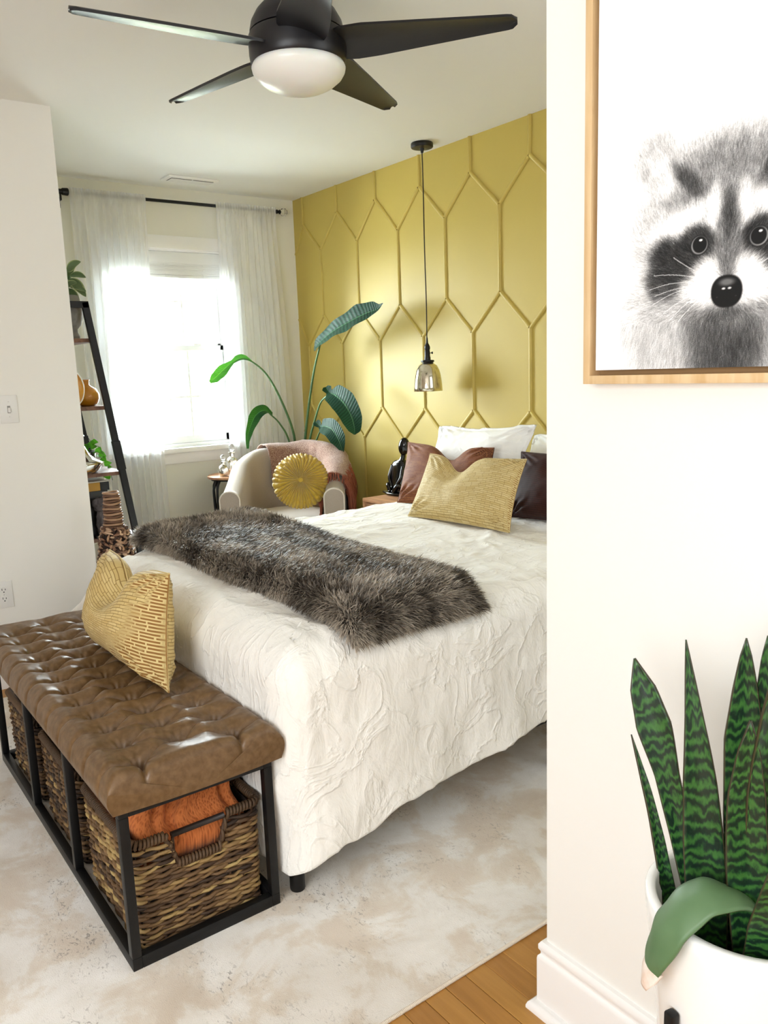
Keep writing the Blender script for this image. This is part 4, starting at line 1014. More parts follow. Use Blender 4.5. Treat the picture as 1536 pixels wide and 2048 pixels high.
for k in range(150):
    j = rs.uniform(2, len(end)-3); p = end[int(j)]*(1-(j % 1))+end[int(j)+1]*(j % 1)
    outw = p-np.array(cw(*cp_[-8], p[2])); outw[2] = 0; outw /= np.linalg.norm(outw)+1e-6
    L = rs.uniform(.07, .13); q1 = p+dirf*rs.uniform(.015, .04)+outw*.008+np.array((0, 0, .006)); q2 = q1+dirf*rs.uniform(-.01, .035)+outw*rs.uniform(.004, .02)-np.array((0, 0, L))
    fb.tube(curve([p, q1, (q1+q2)/2+rs.normal(size=3)*.006, q2], 9), .0028, 4)
for k in range(190):
    # long tassels hanging down the outer side of the right arm
    i = rs.randint(nC-26, nC-8); S_ = np.array(chair_section(i, .018, .14)); j = rs.randint(15, 17); p = S_[j]+rs.normal(size=3)*.004
    L = rs.uniform(.12, .24); outw = np.array(rv)
    fb.tube(curve([S_[13]+np.array((0, 0, .006)), p+outw*.008, p+outw*rs.uniform(.008, .03)-np.array((0, 0, L*.5))+rs.normal(size=3)*.006, p+outw*rs.uniform(.01, .03)-np.array((0, 0, L))], 9), .003, 4)
fb.build('fringe', fringem, thr, kind='stuff', label='rust coloured twisted fringe')

# round pleated cushion
mus = Mat('mustard_velvet', 'b8962a', .6, spec=.3, Sheen_Weight=.4)
mus.col(mus.mix(mus.noise(14, 4, mus.coord()), 'a5841f', 'c9aa3c'))
PCc = Vector((-4.02, 2.20, .693)); 
rn = (Vector((0, 0, 0))-Vector((PCc.x, PCc.y, 0))).normalized(); nrm = (rn+Vector((0, 0, .42))).normalized()
nrm = (Vector((.86, -.50, .30))).normalized()
ax = Vector((0, 0, 1)).cross(nrm).normalized(); ay = nrm.cross(ax)
PCc = Vector((-3.965, 2.335, .700))
pc = empty('round_cushion', tuple(PCc), 'round mustard velvet cushion with sunburst pleats on the armchair', 'cushion')
R_ = .158; nr_, na = 46, 420; a_ = np.linspace(0, 2*np.pi, na, endpoint=False); mb = MB(); rowsF = []
for side_ in (1, -1):
    rows_ = []
    for t in np.linspace(.03, 1, nr_):
        r = R_*math.sin(t*math.pi/2)**.9 if False else R_*t
        h = .055*(1-t**2.6)**.5+.012*smooth(0, .35, t)-.018
        wob = a_+.35*t*np.sin(3*a_)*.25+.10*vnoise(np.c_[np.cos(a_)*2+5, np.sin(a_)*2, a_*0+t*1.5])
        ple = (np.abs(np.sin(wob*21))**.55-.6)*.021*smooth(.03, .25, t)*(1-.25*t)
        pl2 = .004*vnoise(np.c_[np.cos(a_)*14, np.sin(a_)*14, a_*0+t*3])
        smock = .006*np.sin(wob*21+3.14*(t > .74))*np.sin((t-.5)*26)*smooth(.66, .8, t)
        hh = float(h)*side_+(ple+pl2+smock)*side_
        rr = r+(ple*.6)*smooth(.8, 1, t)
        rows_.append([tuple(PCc+ax*(rr[k]*math.cos(a_[k]))+ay*(rr[k]*math.sin(a_[k]))+nrm*float(hh[k])) for k in range(na)])
    if side_ > 0: rowsF = rows_
    else: rowsF = rowsF+rows_[::-1]
mb.grid(np.array(rowsF), cv=True); mb.build('cover', mus, pc)
B3 = Matrix((ax, ay, nrm)).transposed()
MB().ball(tuple(PCc+nrm*.040), (.014, .014, .009), 16, 10, R=B3).build('button', mus, pc)
# ================================================================== SIDE TABLE + BOTTLES
TX_, TY_, TZ_ = -4.665, 2.245, .690
st = empty('side_table', (TX_, TY_, 0), 'round wood-top side table with bent black metal legs by the curtain', 'side table')
MB().lathe([(0, .672), (.146, .672), (.150, .676), (.150, .686), (.146, .690), (0, .690)], (TX_, TY_, 0), 48).build('tabletop', walnut, st, auto=40)
MB().lathe([(.118, .660), (.128, .660), (.128, .672), (.118, .672)], (TX_, TY_, 0), 40).build('ring', blackm, st, auto=40)
for k in range(4):
    a = math.radians(20+90*k); 
    for s_ in (-1, 1):
        b_ = a+s_*.20; 
        MB().tube(curve([(TX_+.115*math.cos(a+s_*.10), TY_+.115*math.sin(a+s_*.10), .668), (TX_+.140*math.cos(a+s_*.10), TY_+.140*math.sin(a+s_*.10), .63), (TX_+.150*math.cos(a+s_*.10), TY_+.150*math.sin(a+s_*.10), .57), (TX_+.145*math.cos(a+s_*.02), TY_+.145*math.sin(a+s_*.02), .30), (TX_+.14*math.cos(a), TY_+.14*math.sin(a), .012)], 28), .0075, 10).build('leg', blackm, st)
mg = Mat('antique_mirror_glass', 'e9e8e4', .08, metal=.75); mg.col(mg.mix(mg.ramp(mg.noise(40, 5, mg.coord()), [(.5, 0.0), (.62, 1.0)]), 'f2f1ee', 'a89a78'))
clear = Mat('clear_glass', 'ffffff', .02, Transmission_Weight=.85, IOR=1.45)
def bottle(x, y, s, prof, stop, label):
    b = empty('glass_bottle', (x, y, .690), label, 'bottle', group='perfume bottles on the side table')
    MB().lathe([(r*s, z*s) for r, z in prof], (x, y, .6905), 28).build('body', mg, b, auto=50)
    MB().lathe([(r*s, z*s) for r, z in stop], (x, y, .6905), 20).build('stopper', clear, b)
bottle(-4.615, 2.170, 1.0, [(0, 0), (.024, 0), (.029, .008), (.033, .030), (.033, .045), (.026, .062), (.011, .072), (.010, .085), (.019, .088), (.019, .092), (0, .092)], [(0, .090), (.009, .091), (.008, .098), (.014, .106), (.017, .116), (.014, .127), (.007, .133), (0, .134)], 'smaller round mirrored glass bottle with ball stopper, left on the side table')
bottle(-4.675, 2.262, 1.0, [(0, 0), (.034, 0), (.037, .005), (.037, .085), (.030, .100), (.014, .110), (.013, .130), (.024, .134), (.024, .139), (0, .139)], [(0, .137), (.011, .138), (.009, .146), (.017, .152), (.020, .160), (.013, .168), (.016, .176), (.012, .186), (0, .190)], 'taller cylindrical mirrored glass bottle with tiered stopper on the side table')

# ================================================================== BIRD OF PARADISE
bop = empty('potted_plant', (-4.70, 2.735, 0), 'tall bird of paradise plant with arching leaves behind the armchair', 'plant')
potm = Mat('grey_pot', '8f8c86', .8)
MB().lathe([(0, 0), (.085, 0), (.10, .10), (.112, .26), (.105, .262), (.10, .23), (0, .23)], (-4.70, 2.735, 0), 30).build('pot', potm, bop)
MB().lathe([(0, .232), (.101, .232)], (-4.70, 2.735, 0), 24).build('soil', Mat('soil', '2a1d14', 1), bop)
stem_m = Mat('plant_stem', '3f6a43', .45); stem_m.col(stem_m.mix(stem_m.noise(6, 3, stem_m.coord()), '2c5236', '5b8550'))
def leafmat(name, a, b, rib, tr_=.25):
    M = Mat(name, a, .5, spec=.18)
    u = M.n('UVMap'); wv = M.n('TexWave', {'Vector': M.n('Mapping', {'Vector': u.outputs[0], 'Rotation': (0, 0, .12), 'Scale': (1, 1, 1)}).outputs[0], 'Scale': 9., 'Distortion': 1.6, 'Detail': 2.}, bands_direction='X').outputs['Fac']
    sep = M.n('SeparateXYZ', {0: u.outputs[0]}); ctr = M.n('Math', {0: M.n('Math', {0: sep.outputs[1], 1: .5}, operation='SUBTRACT').outputs[0]}, operation='ABSOLUTE').outputs[0]
    base = M.mix(wv, a, b); M.col(M.mix(M.ramp(ctr, [(.0, 1.0), (.03, 0.0)]), base, rib)); M.bump(wv, .25, .004)
    t = M.n('BsdfTranslucent', {'Color': (*srgb('4f9a1e'), 1)}); M.L.new(M.n('MixShader', {0: tr_, 1: M.b.outputs[0], 2: t.outputs[0]}).outputs[0], M.out.inputs[0]); return M
leaf_bop = leafmat('bird_of_paradise_leaf', '0f2c1f', '1b4331', '4f7a54', .03)  # darkened leaf colours: the shade side is put into the material
def leaf(name, path, width, normal, mat, parent, fold=.25, n=40, shape=None, curl=0, wav=.0, seed=0, label=None, twist=0):
    P = curve(path, n); n = len(P); t = np.linspace(0, 1, n)
    W_ = width*(np.sin(np.pi*np.clip(t, 0, 1)**.80)**.75 if shape is None else np.interp(t, *shape))
    T = np.gradient(P, axis=0); T /= np.linalg.norm(T, axis=1)[:, None]
    Nn = np.array([normal if np.ndim(normal) == 1 else np.array(normal[0])*(1-q)+np.array(normal[1])*q for q in t], float)
    Nn -= (Nn*T).sum(1)[:, None]*T; Nn /= np.linalg.norm(Nn, axis=1)[:, None]; S_ = np.cross(T, Nn)
    m_ = 13; vs_ = np.linspace(-1, 1, m_); G = []
    for j, v_ in enumerate(vs_):
        lift = fold*np.abs(v_)*W_+curl*v_**2*W_
        rip = wav*np.sin(t*30+v_*2+seed)*np.abs(v_)*W_
        G.append(P+S_*(v_*W_*math.cos(fold*.8))[:, None]+Nn*(lift+rip)[:, None])
    G = np.array(G); uv = np.array([[(tt, (v_+1)/2) for tt in t] for v_ in vs_]).reshape(-1, 2)
    mb = MB(); mb.grid(G); return mb.build(name, mat, parent, uv=uv, label=label)
def stem(path, r0, r1, parent=bop):
    P = curve(path, 40); return MB().tube(P, np.linspace(r0, r1, len(P)), 10).build('stem', stem_m, parent)
s0 = (-4.70, 2.735, .22)
# A: tall leaf in front of the mustard wall
stem([s0, (-4.60, 2.735, .70), (-4.53, 2.74, 1.0), (-4.42, 2.74, 1.30), (-4.31, 2.73, 1.475)], .011, .0055)
leaf('leaf', [(-4.36, 2.715, 1.445), (-4.30, 2.72, 1.485), (-4.15, 2.725, 1.545), (-3.98, 2.73, 1.59), (-3.82, 2.735, 1.625), (-3.72, 2.74, 1.64), (-3.67, 2.745, 1.668)], .088, (.10, -.85, .55), leaf_bop, bop, fold=.20, wav=.05, shape=([0, .06, .18, .35, .55, .75, .9, 1], [.12, .45, .62, .80, 1.0, .62, .22, .03]))
# B: arching leaf across the window
stem([s0, (-4.66, 2.70, .70), (-4.62, 2.69, .90), (-4.60, 2.60, 1.13), (-4.59, 2.50, 1.30), (-4.59, 2.40, 1.385), (-4.59, 2.33, 1.405)], .010, .0045)
lfB = leafmat('backlit_leaf', '2c5f40', '3a7348', '7fae6a', .08)  # brighter copy of the leaf material, window backlight put into its colours
leaf('leaf', [(-4.59, 2.40, 1.388), (-4.59, 2.33, 1.408), (-4.58, 2.27, 1.388), (-4.57, 2.20, 1.345), (-4.55, 2.13, 1.298), (-4.54, 2.085, 1.27)], .038, ((.55, -.15, .85), (.9, -.1, .1)), lfB, bop, fold=.35, wav=.06, shape=([0, .1, .3, .42, .65, .85, 1], [.15, .75, .62, .35, .95, .8, .25]))
# C: leaf drooping to the right
stem([s0, (-4.60, 2.73, .60), (-4.50, 2.73, .86), (-4.42, 2.73, 1.0), (-4.32, 2.72, 1.12), (-4.20, 2.71, 1.172)], .009, .005)
leaf('leaf', [(-4.24, 2.71, 1.215), (-4.20, 2.71, 1.182), (-4.14, 2.71, 1.165), (-4.05, 2.71, 1.12), (-3.98, 2.71, 1.05), (-3.95, 2.71, .985), (-3.955, 2.715, .935)], .078, ((.55, -.55, .62), (.75, -.65, .05)), leaf_bop, bop, fold=.30, shape=([0, .06, .16, .3, .5, .75, .92, 1], [.22, .42, .25, .85, 1.0, .80, .45, .05]))
# D: leaf drooping in front of the right curtain
stem([s0, (-4.66, 2.71, .55), (-4.60, 2.64, .86), (-4.57, 2.56, .99), (-4.55, 2.48, 1.06)], .008, .0045)
leaf('leaf', [(-4.55, 2.50, 1.055), (-4.545, 2.44, 1.082), (-4.54, 2.38, 1.058), (-4.53, 2.335, 1.00), (-4.53, 2.305, .92), (-4.53, 2.30, .855)], .040, ((.65, -.15, .72), (.95, .1, .05)), leaf_bop, bop, fold=.40, wav=.08, shape=([0, .12, .3, .5, .7, .88, 1], [.25, .75, 1.0, .95, .62, .35, .22]))
# E: low right leaf
stem([s0, (-4.58, 2.73, .55), (-4.46, 2.73, .80), (-4.38, 2.72, .90), (-4.31, 2.71, .962)], .008, .0045)
leaf('leaf', [(-4.36, 2.70, 1.00), (-4.31, 2.70, .972), (-4.26, 2.70, .975), (-4.18, 2.70, .96), (-4.11, 2.70, .90), (-4.08, 2.71, .82)], .060, ((.5, -.6, .6), (.7, -.7, .05)), leaf_bop, bop, fold=.25, shape=([0, .08, .2, .35, .55, .8, 1], [.3, .45, .2, .8, 1.0, .85, .1]))

# ================================================================== LADDER SHELF
lad = empty('ladder_shelf', (-4.14, 1.12, 0), 'leaning black metal ladder shelf with brown wooden boards', 'shelf')
yl = lambda z: 1.206+(1.664-z)*.1285
x1, x0 = -3.885, -4.385
YW = .935
for x in (x1, x0):
    MB().bar((x-.0, yl(1.664)-.012, 1.664), (x, yl(0)-.012, .0), .030, .022, up=(1, 0, 0)).build('front_leg', blackm, lad, bevel=.001, seg=1)
    MB().bar((x, YW+.015, 1.664), (x, YW+.015, 0), .022, .022).build('back_leg', blackm, lad, bevel=.001, seg=1)
    MB().bar((x, YW+.006, 1.653), (x, yl(1.664)+.003, 1.653), .022, .030).build('top_rail', blackm, lad, bevel=.001, seg=1)
    MB().bar((x, yl(1.02)-.012, 1.02), (x, yl(.88)-.012, .88), .036, .028, up=(1, 0, 0)).build('bracket', blackm, lad, bevel=.001, seg=1)
shelfm = Mat('walnut_shelf', '6b4633', .5); sv = shelfm.coord('Object', (2, 12, 12)); shelfm.col(shelfm.ramp(shelfm.noise(3, 5, sv, .8), [(.3, '55362a'), (.7, '7d5743')]))
for z in (1.502, 1.188, .872, .558, .24):
    bx('shelf_board', (x0+.012, YW+.028, z-.018), (x1-.012, yl(z)-.026+.03, z), shelfm, lad, bevel=.0015)
# objects on it ------------------------------------------------------
conc = Mat('grey_concrete', '7f7a76', .85); conc.col(conc.mix(conc.noise(12, 5, conc.coord()), '6a6562', '93908b')); conc.bump(conc.noise(60, 4, conc.coord()), .3, .003)
hp = empty('face_planter', (-3.975, 1.135, 1.502), 'grey concrete head-shaped planter with leafy plant on the top shelf', 'planter')
hx, hy, hz = -3.975, 1.138, 1.502
prof = [(.045, 0), (.048, .012), (.040, .03), (.040, .045), (.056, .062), (.064, .09), (.067, .12), (.067, .15), (.062, .175), (.058, .196), (.052, .198), (.050, .17)]
t_ = np.linspace(0, 2*np.pi, 72, endpoint=False); G = []
fa = math.atan2(-hy, -hx)+.55
for r, z in prof[:0]: pass
zs = np.interp(np.linspace(0, len(prof)-1, 60), range(len(prof)), [p[1] for p in prof]); rsn = np.interp(np.linspace(0, len(prof)-1, 60), range(len(prof)), [p[0] for p in prof])
for r, z in zip(rsn, zs):
    d = (t_-fa+np.pi) % (2*np.pi)-np.pi
    add = .016*np.exp(-(d/.13)**2)*math.exp(-((z-.108)/.018)**2)+.008*np.exp(-(d/.5)**2)*math.exp(-((z-.145)/.010)**2)-.007*(np.exp(-((d-.36)/.16)**2)+np.exp(-((d+.36)/.16)**2))*math.exp(-((z-.128)/.010)**2)+.007*np.exp(-(d/.22)**2)*math.exp(-((z-.082)/.007)**2)+.008*np.exp(-(d/.22)**2)*math.exp(-((z-.060)/.010)**2)+.010*(np.exp(-((d-1.5)/.10)**2)+np.exp(-((d+1.5)/.10)**2))*math.exp(-((z-.115)/.022)**2)
    rr = r+add*(r > .03)
    G.append([(hx+rr[k]*math.cos(t_[k]), hy+rr[k]*math.sin(t_[k]), hz+z) for k in range(72)])
mb = MB(); mb.grid(np.array(G), cv=True, flip=True); mb.f += [tuple(range(72))]; mb.build('head_pot', conc, hp)
MB().lathe([(0, .180), (.051, .180)], (hx, hy, hz), 24).build('soil', bpy.data.materials['soil'], hp)
pep = Mat('olive_leaf', '4f6240', .45); u_ = pep.n('UVMap'); sp_ = pep.n('SeparateXYZ', {0: u_.outputs[0]}); ed = pep.n('Math', {0: pep.n('Math', {0: sp_.outputs[1], 1: .5}, operation='SUBTRACT').outputs[0]}, operation='ABSOLUTE').outputs[0]
pep.col(pep.mix(pep.ramp(ed, [(.36, 0.0), (.46, 1.0)]), pep.mix(pep.noise(20, 3, pep.coord()), '3f5234', '62774a'), 'a3ad78'))
rs = np.random.RandomState(12)
dirv = np.array(_R); upv = np.array((0, 0, 1.)); tov = np.array((.9, -.4, 0.))
hc_ = np.array((hx, hy, hz+.185))
for k, (a, b_, c_, L) in enumerate([(.062, .190, .02, .080), (.085, .165, .0, .075), (.075, .145, .0, .110), (.055, .095, 0, .085), (.060, .075, 0, .100), (.010, .200, .02, .060), (-.02, .185, 0, .06), (-.035, .20, .01, .075), (-.06, .165, 0, .07), (-.05, .12, 0, .06), (.018, .075, .03, .06), (-.03, .07, .03, .06), (-.05, .05, 0, .06), (.03, .14, -.03, .07)]):
    tipdir = {0: (.85, .55), 1: (1, -.12), 2: (.75, -.9), 3: (1, -.35), 4: (.45, -1.1), 5: (-.2, 1), 6: (-.5, .9), 7: (-.9, .8), 8: (-1, .5), 9: (-1, .1), 10: (.9, .3), 11: (-.5, .8), 12: (-.8, .6), 13: (.6, .8)}[k]
    st0 = hc_+dirv*(.012 if k % 2 else -.004); p = hc_+dirv*a*.35+upv*b_*.62+tov*c_
    d = dirv*tipdir[0]+upv*tipdir[1]; d /= np.linalg.norm(d); q = p+d*L
    MB().tube(curve([st0, st0*.4+p*.6+upv*.01, p], 8), .0022, 6).build('stem', bpy.data.materials['plant_stem'], hp)
    leaf('leaf', [p, (p+q)/2+upv*.008, q], .021+.006*(k in (0, 2)), tuple(tov*.7+upv*.6), pep, hp, fold=.15, n=14)
for dx in (-.006, .010): MB().tube(curve([hc_+dirv*dx, hc_+dirv*dx*1.5+upv*.06, hc_+dirv*dx*1.0+upv*.125], 10), .0042, 8).build('trunk', Mat('brown_stem', '3a2a22', .8), hp)
amber = Mat('amber_ceramic', 'b8740f', .28, spec=.6, Coat_Weight=.4); an = amber.n('TexVoronoi', {'Vector': amber.coord(), 'Scale': 110., 'Randomness': 1.}, feature='DISTANCE_TO_EDGE').outputs['Distance']
amber.col(amber.mix(amber.noise(10, 4, amber.coord()), 'a85f0c', 'cf981c')); amber.bump(an, .5, .003)
v1 = empty('vase', (-4.0, 1.21, 1.188), 'squat round amber vase with short neck on the second shelf', 'vase')
MB().lathe([(0, 0), (.030, 0), (.045, .010), (.056, .035), (.056, .055), (.044, .080), (.022, .094), (.014, .100), (.013, .118), (.017, .124), (.011, .126), (.010, .10), (0, .10)], (-4.0, 1.205, 1.1885), 36).build('body', amber, v1)
v1.location = (-4.0, 1.205, 1.188); v1.children[0].location = (0, 0, 0)
v2 = empty('pod_ornament', (-3.93, 1.10, 1.188), 'tall amber pod-shaped ornament with white edge, half hidden by the closet wall', 'ornament')
def pod(c, r, s, nrm_, mat, nm, par, edge):
    n = Vector(nrm_).normalized(); a = Vector((0, 0, 1)).cross(n).normalized(); B = Matrix((a, n.cross(a), n)).transposed()
    MB().ball(c, (r[0], r[1], r[2]), 32, 20, R=B).build(nm, mat, par)
    th = np.linspace(0, 2*np.pi, 60, endpoint=False)
    MB().tube([tuple(Vector(c)+B @ Vector((r[0]*math.cos(q), r[1]*math.sin(q), 0))) for q in th], .0035, 8, closed=True).build('edge', edge, par)
pod((-3.93, 1.108, 1.275), (.058, .084, .022), 1, (.85, -.5, .0), amber, 'body', v2, Mat('white_glaze', 'efece4', .35))
silver = Mat('polished_silver', 'c9c7c3', .10, metal=1.0)
v3 = empty('silver_decanter', (-3.93, 1.118, .872), 'polished silver wide-based decanter with narrow neck on the third shelf', 'decanter')
MB().lathe([(0, 0), (.070, 0), (.090, .012), (.106, .045), (.104, .052), (.075, .068), (.050, .090), (.030, .130), (.020, .165), (.020, .172), (.034, .176), (.034, .182), (.020, .186), (.013, .21), (.012, .26), (.016, .275), (.012, .30), (0, .305)], (-3.955, 1.118, .8725), 40).build('body', silver, v3)
v4 = empty('candle_holder', (-3.90, 1.06, .872), 'slim silver candle holder beside the silver decanter, mostly hidden', 'candle holder')
MB().lathe([(0, 0), (.03, 0), (.028, .01), (.014, .02), (.012, .06), (.02, .075), (.012, .09), (.010, .18), (.018, .19), (.018, .20), (0, .2)], (-3.905, 1.045, .8725), 24).build('stem', silver, v4)
dotp = Mat('dotted_pot', '23282f', .4); dv = dotp.n('TexVoronoi', {'Vector': dotp.coord(), 'Scale': 62., 'Randomness': .0}).outputs['Distance']; dotp.col(dotp.ramp(dv, [(.30, 'd9d9d2'), (.36, '23282f')]))
pt = empty('trailing_plant', (-4.13, 1.21, .872), 'small trailing pothos in a dotted dark pot on the third shelf', 'plant')
MB().lathe([(0, 0), (.034, 0), (.042, .05), (.046, .088), (.042, .089), (.040, .075), (0, .075)], (-4.13, 1.205, .8725), 30).build('pot', dotp, pt)
pl = leafmat('pothos_leaf', '4c8a32', '67a83f', 'a7d06e', .35)
heart = ([0, .08, .25, .5, .8, 1], [.35, .9, 1.0, .8, .35, .03])
pc0 = np.array((-4.13, 1.205, .955))
for k in range(17):
    a = rs.rand()*6.28
    if k < 9: p = pc0+np.array((math.cos(a)*.04, math.sin(a)*.035+.01, rs.rand()*.05)); 
    else: q_ = (k-9)/8; p = pc0+np.array((.04+.02*q_, .045+.055*q_, .02-.16*q_))+rs.normal(size=3)*.006
    d = np.array((rs.normal()*.4+.3, rs.normal()*.5+.3, -.5+rs.rand()*.6)); d /= np.linalg.norm(d)
    leaf('leaf', [p, p+d*.018, p+d*.038], .017, (.8, -.4, .5), pl, pt, fold=.1, n=24, shape=heart)
MB().tube(curve([pc0, pc0+np.array((.04, .05, .03)), pc0+np.array((.05, .08, -.05)), pc0+np.array((.06, .10, -.145))], 20), .0015, 6).build('vine', stem_m, pt)
MB().tube(curve([pc0-np.array((0, 0, .01)), pc0+np.array((.02, .02, .05)), pc0+np.array((.0, .02, .07))], 12), .0015, 6).build('vine', stem_m, pt)
# fourth shelf
blk = Mat('black_plastic', '101013', .5); slate = Mat('dark_slate', '3b3c40', .55)
pf_ = empty('picture_box', (-4.02, 1.12, .558), 'dark slate box standing on the fourth shelf under the yellow book', 'box')
bx('case', (-4.20, .99, .5585), (-3.945, 1.236, .782), slate, pf_, bevel=.003); bx('recess', (-3.9455, 1.03, .575), (-3.943, 1.215, .75), blk, pf_, bevel=0)
bk = empty('book', (-4.05, 1.12, .782), 'ochre yellow and black hardcover lying on the slate box', 'book')
ybk = Mat('ochre_cover', 'b98a2c', .5); paper = Mat('book_pages', 'e9e6dc', .8)
bx('cover', (-4.17, .985, .7825), (-3.94, 1.205, .822), ybk, bk, bevel=.0015); bx('spine_band', (-4.171, 1.20, .7822), (-3.939, 1.244, .8223), blk, bk, bevel=.0015)
bx('page_block', (-4.165, .988, .8225), (-3.945, 1.240, .8275), paper, bk, bevel=.0005)
rk = empty('stone_sculpture', (-3.915, 1.21, .558), 'rough dark stone figure standing before the slate box on the fourth shelf', 'sculpture')
stone = Mat('dark_stone', '453f43', .7); stone.col(stone.mix(stone.noise(40, 5, stone.coord()), '2c282b', '6c6468')); stone.bump(stone.noise(55, 5, stone.coord()), .8, .006)
def rocky(c, r, seed, nm, par, mat, amp=.22, fr=9):
    th = np.linspace(0, np.pi, 34); t = np.linspace(0, 2*np.pi, 48, endpoint=False)
    P = np.array([[(np.sin(a)*np.cos(b), np.sin(a)*np.sin(b), -np.cos(a)) for b in t] for a in th]); n = 1+amp*fbm(P*1.6+seed, 4); P = P*n[..., None]*np.array(r)+np.array(c)
    mb = MB(); mb.grid(P, cv=True, flip=True); return mb.build(nm, mat, par)
rocky((-3.915, 1.195, .72), (.022, .045, .036), 3, 'head', rk, stone); rocky((-3.915, 1.195, .625), (.022, .038, .070), 8, 'body', rk, blk if False else stone)
bx('plinth', (-3.94, 1.145, .5585), (-3.893, 1.245, .572), blk, rk)
# bottom shelf
jr = empty('storage_jar', (-4.0, 1.19, .24), 'grey lidded jar with wire bail on the bottom shelf', 'jar')
gj = Mat('speckled_grey_glaze', '77727a', .35); gj.col(gj.mix(gj.ramp(gj.noise(140, 3, gj.coord()), [(.6, 0.0), (.66, 1.0)]), '6d6870', 'd8d5da'))
MB().lathe([(0, 0), (.085, 0), (.09, .01), (.09, .10), (.084, .112), (.086, .118), (.086, .128), (.078, .135), (0, .14)], (-3.985, 1.165, .2405), 40).build('body', gj, jr, auto=50)
MB().tube(curve([(-3.985-.03, 1.165-.084, .36), (-3.985+.02, 1.165-.05, .425), (-3.985+.04, 1.165+.02, .425), (-3.985+.03, 1.165+.084, .36)], 30), .0022, 8).build('bail', silver, jr)

# ================================================================== WICKER FLOOR VASE
wvv = empty('wicker_vase', (-3.46, 1.075, .009), 'tall tapering brown wicker floor vase between closet wall and bed', 'vase')
wm = Mat('water_hyacinth', '5d4334', .55, spec=.4); wm.col(wm.attr()); wm.bump(wm.noise(200, 4, wm.coord()), .4, .003)
wx, wy = -3.465, 1.098
MB().lathe([(0, .009), (.105, .009), (.108, .10), (.092, .35), (.060, .60), (.034, .70), (.026, .83), (.022, .832), (.022, .70), (0, .6)], (wx, wy, 0), 36).build('core', Mat('vase_core', '241711', .9), wvv)
rs = np.random.RandomState(9); mb = MB()
def rad(z): return float(np.interp(z, [0, .10, .35, .58, .70, .83], [.108, .110, .094, .062, .038, .030]))
pal = [np.array(srgb(c)) for c in ('3a251b', '553a2a', '7a5a45', '9c7a5e', 'b5967a')]
for k in range(14):
    z = .687+k*.0112; a = np.linspace(0, 2*np.pi, 40, endpoint=False); r = rad(z)+.002*np.sin(a*3+k)
    mb.tube(np.c_[wx+r*np.cos(a), wy+r*np.sin(a), z+.0015*np.sin(a*2+k*1.3)], .0056, 6, closed=True, col=pal[3] if k % 2 else pal[1]*1.3)
for k in range(1150):
    z = .012+(.675)*rs.rand(); a = rs.rand()*2*np.pi; r = rad(z)+.003; c = np.array((wx+r*math.cos(a), wy+r*math.sin(a), z)); n = np.array((math.cos(a), math.sin(a), .15)); tv = np.array((-math.sin(a), math.cos(a), 0)); up_ = np.array((0, 0, 1.))
    an = rs.rand()*math.pi; d = tv*math.cos(an)+up_*math.sin(an)*.7; L = .010+.012*rs.rand()
    mb.tube(curve([c-d*L, c+n*.009+rs.normal(size=3)*.002, c+d*L], 4), [.003, .0052, .0055, .0052, .003][:len(curve([c-d*L, c, c+d*L], 4))], 5, col=pal[rs.randint(0, 5)]*(.8+.4*rs.rand()))
mb.build('woven_knots', wm, wvv, kind='stuff', colors=True)

# ================================================================== SWITCH AND OUTLET ON THE CLOSET WALL
sw = empty('light_switch', (XS, .781, 1.204), 'white single toggle light switch plate on the closet wall', 'light switch')
bx('plate', (XS, .745, 1.145), (XS+.006, .817, 1.262), Mat('switch_plastic', 'e6e6e4', .35), sw, bevel=.002)
spl = bpy.data.materials['switch_plastic']
bx('toggle', (XS+.004, .776, 1.190), (XS+.017, .785, 1.210), spl, sw, bevel=.001)
bx('toggle_slot', (XS+.0055, .7745, 1.187), (XS+.0066, .7865, 1.2175), Mat('shadow_grey', '8c8b88', .8), sw, bevel=0)
for z in (1.235, 1.172): MB().ball((XS+.006, .781, z), (.0015, .003, .003), 10, 6).build('screw', spl, sw)
ol = empty('wall_outlet', (XS, .675, .414), 'white duplex power outlet low on the closet wall', 'outlet')
bx('plate', (XS, .639, .356), (XS+.006, .711, .473), spl, ol, bevel=.002)
for z in (.434, .395):
    rc_ = MB().lathe([(0, 0), (.0165, 0), (.0165, .003), (0, .003)], (0, 0, 0), 24).build('socket_face', spl, ol, loc=(0, 0, 0), auto=40); rc_.rotation_euler = (0, R90, 0); rc_.location = Vector((XS+.0055, .675, z))-wloc(ol)
    for y, h in ((.6685, .009), (.6815, .007)): bx('slot', (XS+.0083, y-.0012, z+.0005), (XS+.0092, y+.0012, z+.0005+h), blk, ol, bevel=0)
    MB().ball((XS+.0085, .675, z-.007), (.0008, .0028, .0028), 10, 6).build('slot', blk, ol)
MB().ball((XS+.006, .675, .4145), (.0015, .0025, .0025), 10, 6).build('screw', silver, ol)

